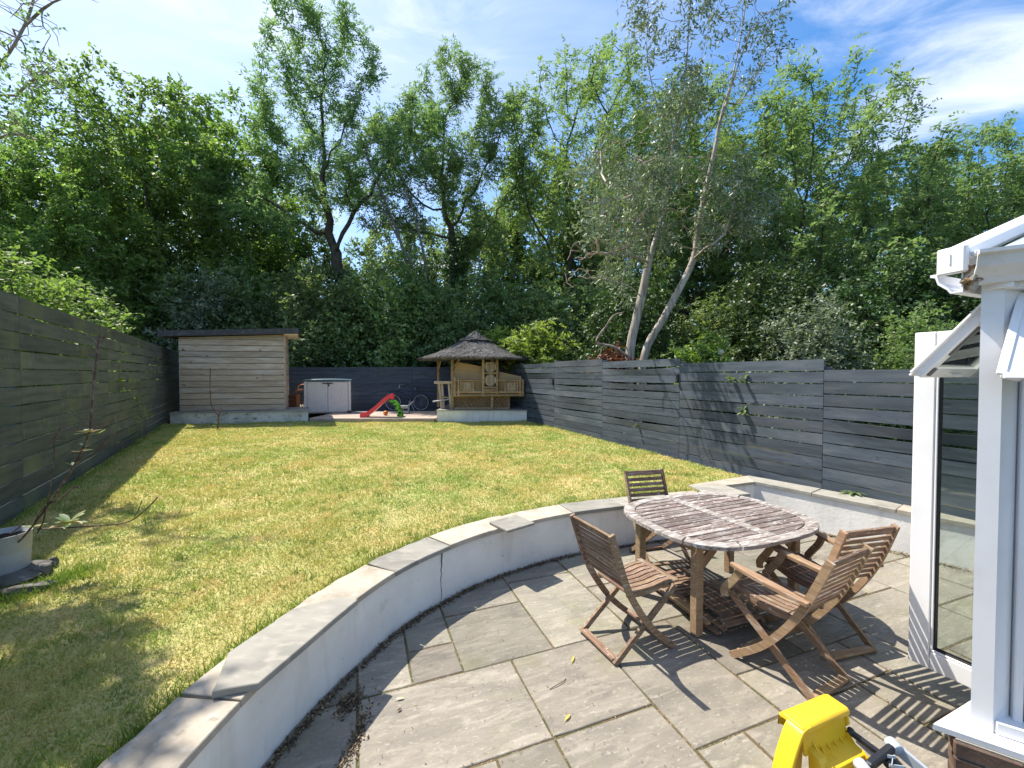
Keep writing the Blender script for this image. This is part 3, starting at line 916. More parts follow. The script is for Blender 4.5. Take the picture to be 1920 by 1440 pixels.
hbar('window_stile', wf + Bdir * 1.0 + Z * .06, wf + Bdir * 1.0 + Z * 2.1, .08, .07, up=Bn)
# floor and inner wall of the room so the panes look into something
prism('room_floor', house, hx(K0 + Adir * .25 - An * .12, K0 + Adir * 3.2 - An * .12, K0 + Adir * 3.2 + Bdir * 2.5, K1 + Bdir * 2.5 - Bn * .15, K1 + Bdir * .2 - Bn * .15), .10, .16, 'deck_wood')
prism('room_wall', house, hx(K0 + Adir * 3.2 + Bdir * -.2, K0 + Adir * 3.2 + Bdir * 3, K0 + Adir * 3.35 + Bdir * 3, K0 + Adir * 3.35 + Bdir * -.2), .0, 2.6, 'white_render')

# door that stands open on the garden side
dz0, dz1 = .13, 2.21
de = G(1706, 1233, dz0)
dh = G(1825, 1289, dz0)
ddir = (dh - de).normalized()
dlen = .56
hinge = de + ddir * dlen
dn = Vector((-ddir.y, ddir.x, 0))
if dn.dot(Vector((-1, -1, 0))) < 0: dn = -dn
door = hbar('door', hinge - ddir * .045 + Z * 0, hinge - ddir * .045 + Z * (dz1 - dz0), .06, .09, up=ddir)
DM = door.matrix_basis.inverted()


def dbar(name, p, q, w, t, mat='upvc', up=(0, 0, 1), c=.005):
    o = link(name, cbox((q - p).length, w, t, c), mat, door, mtx=DM @ bar_mtx(p - HB, q - HB, up))
    return o


up_d = ddir
dbar('door_stile', de + ddir * .05 + Z * 0, de + ddir * .05 + Z * (dz1 - dz0), .06, .10, up=ddir)
dbar('door_rail', de + ddir * .102 + Z * .055, hinge - ddir * .092 + Z * .055, .058, .11)
dbar('door_rail', de + ddir * .102 + Z * (dz1 - dz0 - .055), hinge - ddir * .092 + Z * (dz1 - dz0 - .055), .058, .11)
for zc in (.118, dz1 - dz0 - .118):
    dbar('door_bead', de + ddir * .102 + Z * zc, hinge - ddir * .092 + Z * zc, .05, .014)
for p in (de + ddir * .108, hinge - ddir * .098):
    dbar('door_bead', p + Z * .126, p + Z * (dz1 - dz0 - .126), .05, .012, up=ddir)
    q = p + ddir * (.010 if p == de + ddir * .108 else -.010)
    dbar('door_seal', q + Z * .127, q + Z * (dz1 - dz0 - .127), .036, .009, 'seal_rubber', up=ddir)
dbar('door_seal', de + ddir * .124 + Z * .129, hinge - ddir * .114 + Z * .129, .036, .007, 'seal_rubber')
dbar('door_pane', de + ddir * .118 + Z * (dz1 - dz0) / 2, hinge - ddir * .108 + Z * (dz1 - dz0) / 2, .008, dz1 - dz0 - .25, 'clear_glass', c=.0005)
# frame of the doorway and glazing beyond the corner post
fa = K0 + Adir * .18 - An * .04
for s_ in (.46, 1.32, 2.2):
    p = K0 + Adir * s_ - An * .04
    hbar('door_frame', Vector((p.x, p.y, .13)), Vector((p.x, p.y, 2.28)), .07, .07, up=Adir)
p, q = K0 + Adir * .17 - An * .04, K0 + Adir * 2.4 - An * .04
hbar('door_frame', Vector((p.x, p.y, 2.315)), Vector((q.x, q.y, 2.315)), .07, .07)
hbar('threshold', Vector((*(K0 + Adir * .5 - An * .04)[:2], .10)), Vector((*(K0 + Adir * 2.4 - An * .04)[:2], .10)), .14, .06)


# top hung vents standing open
def vent(left, right, hz, out, drop, outn):
    """left, right: hinge line ends (xy); hz: hinge height"""
    l0, r0 = Vector((left.x, left.y, hz)), Vector((right.x, right.y, hz))
    dv = outn * out - Z * drop
    lu, ru = l0 + dv, r0 + dv
    d = (r0 - l0).normalized()
    nrm_ = d.cross(dv).normalized()
    if nrm_.z < 0:
        nrm_ = -nrm_
    v = hbar('vent_sash', l0 + d * .03, lu + d * .03, .06, .045, up=nrm_)
    vm = v.matrix_basis.inverted()

    def vb(name, p, q, w, t, mat='upvc', c=.004):
        return link(name, cbox((q - p).length, w, t, c), mat, v, mtx=vm @ bar_mtx(p - HB, q - HB, nrm_))
    e = dv.normalized()
    vb('vent_rail', lu + d * .062 - e * .03, ru - d * .062 - e * .03, .06, .044)
    vb('vent_rail', l0 + d * .062 + e * .03, r0 - d * .062 + e * .03, .06, .044)
    vb('vent_rail', r0 - d * .03, ru - d * .03, .06, .045)
    vb('vent_lip', lu + d * .0 + nrm_ * .024 + e * .006, ru + nrm_ * .024 + e * .006, .03, .012)
    vb('vent_lip', l0 - d * .006 + nrm_ * .024, lu - d * .006 + nrm_ * .024, .03, .012)
    m0, m1 = l0 + dv / 2 + d * .06, r0 + dv / 2 - d * .06
    vb('vent_pane', m0, m1, dv.length - .12, .006, 'clear_glass', .0005)
    sgn = -1
    vb('vent_stay', l0 + e * .10 + d * .03 + nrm_ * sgn * .028, l0 + e * .27 + d * .03 + nrm_ * sgn * .028, .022, .010, 'stay_grey', .002)
    vb('vent_stay', lu - e * .07 + d * .03 + nrm_ * sgn * .028, lu - e * .02 + d * .03 + nrm_ * sgn * .028, .024, .012, 'stay_grey', .002)
    vb('vent_handle', (lu + ru) / 2 - e * .03 + nrm_ * sgn * .03 - d * .06, (lu + ru) / 2 - e * .03 + nrm_ * sgn * .03 + d * .06, .02, .03, 'upvc', .006)


vent(K0 + Adir * .09, K0 + Adir * .66, 2.275, .265, .33, An)
vh = D(1918, 556, 1.93)
vp = D(1877, 708, 1.80)
vo = Vector((vp.x - vh.x, vp.y - vh.y, 0))
vent(vh, vh + Bdir * .85, vh.z, vo.length, vh.z - vp.z, vo.normalized())

# eaves, gutters and hip
ez = 2.42
hbar('eaves_beam', Vector((*(K0 + Adir * .0 - An * .05)[:2], ez - .03)), Vector((*(K0 + Adir * 2.6 - An * .05)[:2], ez - .03)), .10, .10)
hbar('eaves_beam', Vector((*(K1 + Bdir * .0 - Bn * .05)[:2], ez - .034)), Vector((*(K1 + Bdir * 2.0 - Bn * .05)[:2], ez - .034)), .10, .10)
gut = [(0, 0), (.045, 0), (.055, .018), (.09, .05), (.10, .085), (.118, .09), (.118, .102), (.095, .102), (.085, .06), (.05, .024), (.04, .008), (.006, .008), (.006, .095), (0, .095)]
ga = K0 - Adir * .075 + An * .035
gA = extrude_profile('gutter', house, gut, Vector((*ga[:2], 2.335)) - HB, Vector((*(ga + Adir * 2.6)[:2], 2.335)) - HB, 'upvc', An)
gb = K0 + Bn * .02 - Bdir * .055 + Adir * .02
gB = extrude_profile('gutter', house, [(a * 1.25, b * 1.35) for a, b in gut], Vector((*gb[:2], 2.365)) - HB, Vector((*(gb + Bdir * 2.0)[:2], 2.365)) - HB, 'dirty_upvc', Bn)
gB['label'] = 'grubby gutter length with a silted brown end'
# clod of silt hanging in the open gutter end
bm = bmesh.new()
bmesh.ops.create_icosphere(bm, subdivisions=3, radius=1)
for v in bm.verts:
    k = 1 + .35 * sin(v.co.x * 5 + 2) * sin(v.co.z * 6) + random.uniform(-.1, .1)
    v.co = Vector((v.co.x * .028, v.co.y * .03, v.co.z * .055)) * k
me = bpy.data.meshes.new('silt'); bm.to_mesh(me); bm.free()
sc_ = gb + Bdir * .0 + Bn * .05 - HB
link('silt_clod', me, 'silt', house, loc=(sc_.x, sc_.y, 2.40))
# roof: panes either side of a hip bar with its end cap
c0, c1 = gb - HB, ga - HB
h0 = D(1790, 480, 1.98) - HB
h1 = D(1985, 392, 2.12) - HB
he = h0 + (h1 - h0) * 2.6


def pane(pts, th=.025):
    V = [Vector(p) for p in pts] + [Vector(p) - Z * th for p in pts]
    me = pyme('roof_pane', V, [(0, 1, 2, 3), (7, 6, 5, 4), (0, 4, 5, 1), (1, 5, 6, 2), (2, 6, 7, 3), (3, 7, 4, 0)])
    bm = bmesh.new(); bm.from_mesh(me); bmesh.ops.recalc_face_normals(bm, faces=bm.faces); bm.to_mesh(me); bm.free()
    return link('roof_pane', me, 'roof_pane', house)


lowB = Vector((*(c0 + Bn * .03 + Bdir * .05)[:2], 2.497))
pane([lowB, Vector((*(lowB + Bdir * 2.0)[:2], 2.497)), he + Bdir * 1.6, he - Z * .02])
lowA = Vector((*(c1 + Adir * .05)[:2], 2.44))
pane([lowA, he - Z * .024, he + Adir * 1.8, Vector((*(lowA + Adir * 2.6)[:2], 2.44))])
hp = bar('hip_bar', house, h0, he, .10, .075, 'upvc', c=.020)
e_ = (he - h0).normalized()
cap_ = side_cap = box('hip_end_cap', house, h0 - e_ * .014 + Vector((0, 0, -.018)), (.030, .112, .125), 'upvc', math.atan2(e_.y, e_.x), .026)
bar('cap_ridge', cap_, (-.017, 0, -.02), (-.017, 0, .03), .006, .006, 'upvc', c=.001)
hbar('glazing_trim', Vector((*(gb + Bn * .05)[:2], 2.505)), Vector((*(gb + Bn * .05 + Bdir * 2)[:2], 2.505)), .05, .022)

# ================================================================== TABLE AND CHAIRS
TC, TA = Vector((1.765, 3.575, 0)), R(22.5)
table = thing('garden_table', 'weathered rounded wooden slatted garden table on the patio', 'table', TC, TA)
ta, tb, TZ = .735, .605, .74


def sup(x, a, b, n=3.1):
    return b * max(0, 1 - (abs(x) / a) ** n) ** (1 / n)


def tpoly(name, poly, z0, z1, mat, parent=None):
    return prism(name, parent or table, poly, z0, z1, mat, c=.003)


def sp(ang, a, b, n=3.1):
    c, s_ = cos(ang), sin(ang)
    return (a * math.copysign(abs(c) ** (2 / n), c), b * math.copysign(abs(s_) ** (2 / n), s_))


brd = .085
nseg = 8
for k in range(nseg):
    a0, a1 = k * 2 * pi / nseg + .012 + pi / 8, (k + 1) * 2 * pi / nseg - .012 + pi / 8
    o_ = [sp(a0 + (a1 - a0) * i / 9, ta, tb) for i in range(10)]
    i_ = [sp(a0 + (a1 - a0) * i / 9, ta - brd, tb - brd) for i in range(10)]
    tpoly('border', o_ + i_[::-1], TZ - .028, TZ, 'bleached_wood')
ns = 14
ih = tb - brd - .004
sw = 2 * ih / ns
for k in range(ns):
    y0, y1 = -ih + k * sw + .0055, -ih + (k + 1) * sw - .0055
    for sgn in (-1, 1):
        def xe(y):
            return (ta - brd - .005) * max(0, 1 - (abs(y) / (tb - brd)) ** 3.1) ** (1 / 3.1)
        x0 = .047
        e0, e1 = xe(y0), xe(y1)
        if min(e0, e1) < x0 + .02: continue
        poly = [(sgn * x0, y0), (sgn * e0, y0), (sgn * e1, y1), (sgn * x0, y1)]
        tpoly('slat', poly, TZ - .024, TZ - .003 + random.uniform(-.0015, .0015), 'table_wood')
tpoly('centre_board', [(-.042, -ih), (.042, -ih), (.042, ih), (-.042, ih)], TZ - .024, TZ + .001, 'bleached_wood')
LX, LY = .545, .315
for sx in (-1, 1):
    for sy in (-1, 1):
        box('leg', table, (sx * LX, sy * LY, .355), (.068, .068, .71), 'tan_wood', 0, .006)
for sy in (-1, 1):
    box('apron', table, (0, sy * LY, .665), (2 * LX - .072, .024, .085), 'tan_wood', 0)
for sx in (-1, 1):
    bar('apron', table, (sx * LX, -LY + .036, .655), (sx * LX, LY - .036, .655), .024, .07, 'tan_wood')
    bar('brace', table, (sx * (LX - .04), -LY, .52), (sx * (LX - .17), -LY, .63), .022, .075, 'tan_wood')
    bar('brace', table, (sx * (LX - .04), LY, .52), (sx * (LX - .17), LY, .63), .022, .075, 'tan_wood')
    bar('runner', table, (sx * .26, -tb + .10, .70), (sx * .26, tb - .10, .70), .04, .022, 'tan_wood')


def chair(label, loc, ang, arms=False, nback=9, wood='weathered_wood', leg='weathered_wood', group=None, top=.90, lean=0.0):
    c = thing('folding_chair', label, 'chair', loc, ang, group)
    W = .225
    up = [(-.36 - lean, top), (-.285 - lean * .6, .68), (-.20, .47), (-.06, .26), (.06, .13), (.21, .005)]
    upS = [tuple(p) for p in smooth_path(up, 3)]
    for s_ in (-1, 1):
        polybar('leg', c, upS, s_ * W, .044, .022, leg)
        polybar('leg', c, [(-.30, .005), (.24, .425)], s_ * (W - .032), .040, .022, leg)
    bar('stretcher', c, (-.285, -W + .045, .028), (-.285, W - .045, .028), .052, .020, leg)
    bar('stretcher', c, (.16, -W + .012, .055), (.16, W - .012, .055), .04, .020, leg)
    # seat
    zt = .435
    for s_ in (-1, 1):
        pts = [(-.165, zt - .006), (-.06, zt - .018), (.06, zt - .016), (.16, zt + .002), (.262, zt - .004)]
        polybar('seat_rail', c, [tuple(p) for p in smooth_path(pts, 3)], s_ * (W - .068), .034, .022, wood)
    bar('seat_board', c, (.262, -W + .03, zt + .018), (.262, W - .03, zt + .018), .05, .018, wood)
    bar('seat_board', c, (-.150, -W + .06, zt + .010), (-.150, W - .06, zt + .010), .045, .018, wood)
    n = 7
    for k in range(n):
        y = -W + .052 + (2 * W - .104) * (k + .5) / n
        pts = [(-.125, zt + .014), (-.05, zt + .008), (.06, zt + .008), (.16, zt + .022), (.234, zt + .020)]
        polybar('seat_slat', c, pts, y, .014, (2 * W - .104) / n - .012, wood)
    # back
    def bpt(z):
        for (x0, z0), (x1, z1) in zip(upS, upS[1:]):
            if z1 <= z <= z0:
                f = (z - z0) / (z1 - z0)
                return x0 + (x1 - x0) * f
        return upS[0][0]
    bar('top_rail', c, (bpt(top - .03), -W + .012, top - .03), (bpt(top - .03), W - .012, top - .03), .02, .052, wood, up=(-.33, 0, .94))
    z0, z1 = .50, top - .068
    for k in range(nback):
        z = z0 + (z1 - z0) * (k + .5) / nback
        hgt = (z1 - z0) / nback * .70
        bar('back_slat', c, (bpt(z), -W + .012, z), (bpt(z), W - .012, z), .012, hgt, wood, up=(-.33, 0, .94))
    if arms:
        for s_ in (-1, 1):
            y = s_ * (W + .030)
            a0, a1 = Vector((bpt(.60) - .02, y, .605)), Vector((.20, y, .655))
            V, Fc = [], []
            nA = 8
            for i in range(nA + 1):
                f = i / nA
                p = a0.lerp(a1, f)
                w = .020 + .012 * sin(pi * min(f * 1.1, 1)) + (.006 if f > .6 else 0)
                if i == nA: w = .014
                for dy, dz in ((-w, -.010), (w, -.010), (w, .010), (-w, .010)):
                    V.append((p.x, p.y + dy, p.z + dz))
            for i in range(nA):
                for q in range(4):
                    a, b = i * 4 + q, i * 4 + (q + 1) % 4
                    Fc.append((a, a + 4, b + 4, b))
            Fc += [(0, 1, 2, 3), (4 * nA + 3, 4 * nA + 2, 4 * nA + 1, 4 * nA)]
            me = pyme('armrest', V, Fc)
            bm = bmesh.new(); bm.from_mesh(me); bmesh.ops.recalc_face_normals(bm, faces=bm.faces); bm.to_mesh(me); bm.free()
            link('armrest', me, leg, c)
            pts = [(.14, .640), (.165, .58), (.215, .51), (.255, .45), (.248, .405)]
            polybar('arm_support', c, [tuple(p) for p in smooth_path(pts, 3)], s_ * (W + .018), .048, .022, leg)
    return c


chair('brown folding chair without arms, left of the round table', (.875, 3.045, 0), R(25.5), False, 9, 'weathered_wood', 'weathered_wood')
chair('folding chair without arms behind the table with its back to the curved wall', (1.555, 4.29, 0), R(-77), False, 6, 'weathered_wood', 'weathered_wood', top=.88)
chair('nearest wooden armchair, in front of the table facing the lawn', (1.82, 2.765, 0), R(118), True, 8, 'weathered_wood', 'tan_wood', top=.89, lean=.02)
chair('wooden armchair between the nearest armchair and the open glass door', (2.28, 3.11, 0), R(104), True, 8, 'weathered_wood', 'tan_wood', top=.93, lean=.03)

# a chair folded flat on the slabs under the table
fc = thing('folded_chair', 'wooden folding chair lying folded flat on the slabs under the table', 'chair', (1.60, 3.50, 0), R(20))
for s_ in (-1, 1):
    bar('leg', fc, (s_ * .225, -.42, .035), (s_ * .225, .46, .055), .044, .022, 'weathered_wood')
    bar('leg', fc, (s_ * .19, -.44, .068), (s_ * .19, .12, .088), .04, .022, 'weathered_wood')
    bar('armrest', fc, (s_ * .265, -.36, .085), (s_ * .265, .10, .10), .045, .02, 'tan_wood')
for k in range(8):
    y = .02 + k * .047
    bar('back_slat', fc, (-.212, y, .052), (.212, y, .052), .033, .012, 'weathered_wood')
bar('top_rail', fc, (-.212, .435, .055), (.212, .435, .055), .05, .02, 'weathered_wood')
for k in range(6):
    x = -.13 + k * .052
    bar('seat_slat', fc, (x, -.36, .118), (x, .02, .124), .038, .013, 'weathered_wood')
for y in (-.37, .03):
    bar('seat_board', fc, (-.18, y, .104), (.18, y, .104), .04, .016, 'weathered_wood')
bar('stretcher', fc, (-.175, -.42, .09), (.175, -.42, .09), .05, .02, 'weathered_wood')

# ================================================================== YELLOW TOY DIGGER
TO = G(1511, 1361, .40)
toy = thing('toy_digger', 'yellow plastic toy digger with black and grey arm at lower right corner', 'toy', (TO.x, TO.y, 0), R(21))
TM = toy.matrix_basis.copy()
TM = Matrix.Translation((TO.x, TO.y, 0)) @ Matrix.Rotation(R(21), 4, 'Z')
tl_ = lambda x, y, z: TM.inverted() @ G(x, y, z)


def ybox(name, cen, dims, rot=(0, 0, 0), mat='yellow_plastic', c=.006, bev=.008):
    o = box(name, toy, cen, dims, mat, 0, c, rot=rot)
    return o


def side_plate(name, prf, x0, x1, mat='yellow_plastic', bev=.007):
    n = len(prf)
    V = [(x - (max(0, .385 - b) * .30 if x0 < .0 and name != 'bucket_hood' else 0), a, b) for x in (x0, x1) for a, b in prf]
    F = [tuple(range(n)), tuple(reversed(range(n, 2 * n)))] + [(i, (i + 1) % n, n + (i + 1) % n, n + i) for i in range(n)]
    me = pyme(name, V, F)
    bm = bmesh.new(); bm.from_mesh(me); bmesh.ops.recalc_face_normals(bm, faces=bm.faces)
    bmesh.ops.bevel(bm, geom=bm.edges[:], offset=bev, segments=3, profile=.5, affect='EDGES')
    for f in bm.faces: f.smooth = True
    bm.to_mesh(me); bm.free()
    return link(name, me, mat, toy)


# hood of the bucket: a rounded slab with a turned down rim
hood = side_plate('bucket_hood', [(-.012, .372), (-.012, .392), (.0, .402), (.085, .402), (.105, .388), (.112, .33), (.104, .33), (.098, .372)], -.028, .286, bev=.006)
shell_path = [tuple(p_) for p_ in smooth_path([(.02, .389), (-.012, .387), (-.040, .365), (-.092, .262), (-.118, .17), (-.130, .03)], 4)]
sh_ = polybar('bucket_shell', toy, shell_path, .026, .018, .080, 'yellow_plastic')
md = sh_.modifiers.new('bevel', 'BEVEL'); md.width = .005; md.segments = 2
prism_v = [(.0, .375), (.275, .375), (.275, .26), (.07, .25), (.05, .03), (-.122, .03), (-.110, .165), (-.086, .255), (-.040, .350)]
npv = len(prism_v)
bk_ = pyme('bucket_back', [(x, y, z) for y in (.056, .068) for x, z in prism_v], [tuple(range(npv)), tuple(reversed(range(npv, 2 * npv)))] + [(k, npv + k, npv + (k + 1) % npv, (k + 1) % npv) for k in range(npv)])
link('bucket_back', bk_, 'yellow_plastic', toy)
side_plate('bucket_cheek', [(.10, .385), (.0, .385), (-.012, .33), (.03, .27), (.09, .27)], .274, .288, bev=.004)
ybox('bucket_wall', (.13, .006, .325), (.285, .012, .115), (R(-9), 0, 0))
ybox('bucket_shelf', (.155, -.040, .262), (.235, .085, .012), (R(10), 0, 0))
ybox('bucket_step', (.155, -.083, .232), (.235, .012, .055), (R(-6), 0, 0))
side_plate('bucket_inner', [(.0, .30), (-.05, .285), (-.165, .06), (-.155, .02), (-.02, .02)], .010, .062, bev=.006)
side_plate('bucket_inner', [(-.03, .27), (-.08, .262), (-.185, .05), (-.17, .02), (-.04, .02)], .066, .118, bev=.006)
for k in range(6):
    x = .045 + k * .044
    h_ = .060 if k in (0, 5) else .034
    V = [(.0, .262 + h_), (-.004, .258), (-.030 - h_ * .4, .258)]
    t_ = .0035
    me = pyme('rib', [(x - t_, y, z) for y, z in V] + [(x + t_, y, z) for y, z in V], [(0, 1, 2), (5, 4, 3), (0, 3, 4, 1), (1, 4, 5, 2), (2, 5, 3, 0)])
    link('rib', me, 'yellow_plastic', toy)
for x in (.052, .262):
    side_plate('hinge_lug', [(-.075, .27), (-.10, .255), (-.105, .215), (-.085, .21)], x - .004, x + .004, bev=.002)


def tbar(name, a, b, w, t, mat, c=.007):
    return bar(name, toy, tl_(*a), tl_(*b), w, t, mat, c=c)


def disc(name, cen, r_, ax, h_, mat):
    c_ = tl_(*cen)
    a = Vector(ax).normalized() * h_ / 2
    return tube(name, toy, [([tuple(c_ - a), tuple(c_ - a * .99), tuple(c_ - a * .8), tuple(c_ + a * .8), tuple(c_ + a * .99), tuple(c_ + a)], np.array([.001, r_ * .9, r_, r_, r_ * .9, .001]))], mat, 18)


tbar('arm', (1594, 1372, .30), (1655, 1417, .27), .022, .026, 'black_plastic')
disc('pivot', (1594, 1372, .30), .014, (1, .2, .3), .03, 'black_plastic')
tbar('arm', (1628, 1437, .27), (1672, 1402, .27), .030, .034, 'black_plastic')
disc('pivot', (1676, 1399, .268), .026, (.4, 1, .1), .05, 'grey_plastic')
disc('pivot', (1618, 1440, .268), .026, (.4, 1, .1), .05, 'grey_plastic')
tbar('arm_side', (1680, 1402, .262), (1760, 1470, .20), .016, .050, 'grey_plastic')
tbar('arm_side', (1622, 1446, .262), (1690, 1520, .20), .016, .050, 'grey_plastic')
tbar('arm', (1664, 1422, .25), (1725, 1490, .19), .070, .036, 'black_plastic')
for k in range(6):
    f = k / 6
    p_ = tl_(1664, 1418, .274).lerp(tl_(1722, 1478, .222), f)
    d_ = Vector((.028, .012 if k % 2 else -.016, 0))
    bar('web', toy, p_ - d_, p_ + d_, .003, .014, 'grey_plastic', c=.0006)
tbar('link_rod', (1556, 1405, .225), (1600, 1392, .225), .007, .007, 'alloy', .002)
tbar('arm_side', (1606, 1388, .262), (1650, 1428, .235), .010, .018, 'grey_plastic', .003)
tbar('arm_side', (1545, 1425, .21), (1590, 1480, .20), .022, .04, 'grey_plastic')
# wheels and chassis lie below the picture
ybox('chassis', (.28, -.42, .18), (.24, .34, .10), (0, 0, R(35)), c=.02)
ybox('seat', (.31, -.45, .26), (.18, .20, .06), (0, 0, R(35)), 'black_plastic', .02)
for (x, y) in ((.14, -.36), (.34, -.24), (.26, -.62), (.46, -.50)):
    tube('wheel', toy, [([(x - .022, y + .015, .09), (x - .021, y + .015, .09), (x + .021, y - .015, .09), (x + .022, y - .015, .09)], np.array([.01, .09, .09, .01]))], 'black_plastic', 20)

# ================================================================== SHED AND ITS PLINTH
pl0, pl1 = Vector((-10.38, 12.60, 0)), Vector((-6.53, 13.30, 0))
pd = (pl1 - pl0).normalized(); pn = Vector((-pd.y, pd.x, 0))
pang = math.atan2(pd.y, pd.x)
plinth = thing('plinth', 'grubby white rendered plinth under the wooden shed', 'plinth', pl0)
pp = lambda *ps: [tuple((Vector(p) - pl0)[:2]) for p in ps]
prism('plinth_block', plinth, pp(pl0, pl1, pl1 + Vector((-1.25, 2.56, 0)), pl0 + pn * 2.9), -.05, .765, 'grubby_render')
prism('plinth_slab', plinth, pp(pl0 - pn * .03, pl1 - pn * .03 + pd * .03, pl1 + Vector((-1.22, 2.58, 0)), pl0 + pn * 2.9), .767, .80, 'coping_grey', c=.006)

shed = thing('shed', 'flat roofed shed of weathered horizontal timber boards at back left', 'shed', pl0 + pn * .22 + Vector((0, 0, .80)), pang)
sl = .15                                    # local x of the left wall
sw_ = 3.0                                   # front width
for nm, x0, x1 in (('side', 0, 0),):
    pass
hl, hr = 2.30, 2.43                         # eaves height left, right
rows_ = 13
bh = hr / rows_
for r in range(rows_):
    z0, z1 = .01 + r * bh, .01 + (r + 1) * bh - .008
    if r == rows_ - 1:
        V = [(sl, 0, z0), (sl + sw_, 0, z0), (sl + sw_, 0, hr - .01), (sl, 0, max(z0 + .02, hl - .01))]
        V += [(x, .022, z) for x, _, z in V]
        link('cladding_board', pyme('cladding_board', V, [(0, 1, 2, 3), (7, 6, 5, 4), (0, 4, 5, 1), (1, 5, 6, 2), (2, 6, 7, 3), (3, 7, 4, 0)]), 'shed_cladding', shed)
    else:
        box('cladding_board', shed, (sl + sw_ / 2, random.uniform(-.002, .002), (z0 + z1) / 2), (sw_, .022, z1 - z0 - .006), 'shed_cladding', 0, .004, rot=(R(-4.0), 0, 0))
box('corner_post', shed, (sl + sw_ + .014, .02, hr / 2), (.045, .07, hr - .02), 'shed_cladding', pi / 2 * 0, .004)
sa = R(116) - pang                           # side wall runs back along the garden axis
sdv = Vector((cos(sa), sin(sa), 0))
S_ = Vector((sl + sw_ + .03, .06, 0))
for r in range(rows_):
    z = .01 + (r + .5) * bh
    p0 = S_ + Vector((0, 0, z)); p1 = p0 + sdv * 1.9
    bar('cladding_board', shed, p0, p1, .022, bh - .008, 'shed_cladding')
prism('inner_lining', shed, [(sl + .01, .03), (sl + sw_ - .0, .03), tuple((S_ + sdv * 1.88 + Vector((-.03, 0, 0)))[:2]), (sl + .01, 1.9)], 0.005, hl - .03, 'roof_felt')
V = []
for z in (0, .17):
    for (x, y, zz) in ((-.30, -.22, hl + .0), (sl + sw_ + .52, -.22, hr + .02), (sl + sw_ + .52 + sdv.x * 2.2, -.22 + sdv.y * 2.2, hr + .02), (-.30, 2.1, hl)):
        V.append((x, y, zz + z))
link('roof', pyme('roof', V, [(3, 2, 1, 0), (4, 5, 6, 7), (0, 1, 5, 4), (1, 2, 6, 5), (2, 3, 7, 6), (3, 0, 4, 7)]), 'roof_felt', shed)
V = [(x, y, z - o_) for o_ in (.006, .022) for (x, y, z) in ((sl + sw_ + .06, -.19, hr + .005), (sl + sw_ + .47, -.19, hr + .018), (sl + sw_ + .48 + sdv.x * 2.1, -.19 + sdv.y * 2.1, hr + .018), (sl + sw_ + .08 + sdv.x * 2.1, -.19 + sdv.y * 2.1, hr + .005))]
link('soffit', pyme('soffit', V, [(0, 1, 2, 3), (7, 6, 5, 4), (0, 4, 5, 1), (1, 5, 6, 2), (2, 6, 7, 3), (3, 7, 4, 0)]), 'soffit_board', shed)

# ================================================================== DECK
DZ = .55
deck = link('deck', cbox(4.0, 2.7, .09, .004), 'deck_wood', None, loc=(-4.46, 14.72, DZ - .075))
tag(deck, None, None, kind='structure')
for k in range(18):
    y = 13.34 + k * .148
    box('deck_board', deck, Vector((-4.47 + random.uniform(-.01, .01), y, DZ - .014)) - Vector(deck.location), (4.03, .142, .026), 'deck_wood', R(random.uniform(-.05, .05)), .003)
box('deck_fascia', deck, Vector((-4.47, 13.255, .485)) - Vector(deck.location), (3.98, .024, .11), 'deck_wood')

# ================================================================== STORAGE BOX
sbx = G(580, 772, DZ); 
sb = thing('storage_box', 'pale grey plastic garden storage box with dark teal lid', 'storage box', (-6.62, 14.95, DZ), R(19))
SW, SH, SD = 1.55, 1.16, .7
box('body', sb, (0, SD / 2, SH / 2), (SW - .06, SD, SH), 'box_plastic', 0, .02)
for s_ in (-1, 1):
    dr = box('door', sb, (s_ * SW * .218, -.022, SH / 2 + .01), (SW * .43, .04, SH - .06), 'box_plastic', 0, .012)
    for k in range(8):
        box('door_rib', dr, (-SW * .215 + (k + .5) * SW * .43 / 8, -.022, 0), (SW * .43 / 8 - .018, .012, SH - .10), 'box_plastic', 0, .004)
    box('corner_column', sb, (s_ * SW * .47, -.03, SH / 2), (.09, .06, SH), 'box_plastic', 0, .015)
    box('foot', sb, (s_ * SW * .46, -.04, .04), (.14, .07, .08), 'black_plastic', 0, .01)
box('latch', sb, (0, -.06, SH - .08), (.34, .03, .035), 'black_plastic', 0, .008)
box('latch', sb, (.035, -.065, SH - .14), (.045, .03, .11), 'black_plastic', 0, .008)
V = []
for i in range(9):
    x = -SW / 2 - .02 + (SW + .04) * i / 8
    zc = .05 + .035 * (1 - (2 * i / 8 - 1) ** 2)
    for (y, z) in ((-.09, 0), (SD + .05, 0), (SD + .05, zc), (-.06, zc * .9), (-.09, zc * .6)):
        V.append((x, y, SH + .004 + z))
F = []
for i in range(8):
    for k in range(5):
        F.append((i * 5 + k, i * 5 + (k + 1) % 5, (i + 1) * 5 + (k + 1) % 5, (i + 1) * 5 + k))
F += [(4, 3, 2, 1, 0), tuple(range(40, 45))]
me = pyme('lid', V, F)
bm = bmesh.new(); bm.from_mesh(me); bmesh.ops.recalc_face_normals(bm, faces=bm.faces); bm.to_mesh(me); bm.free()
link('lid', me, 'lid_teal', sb)

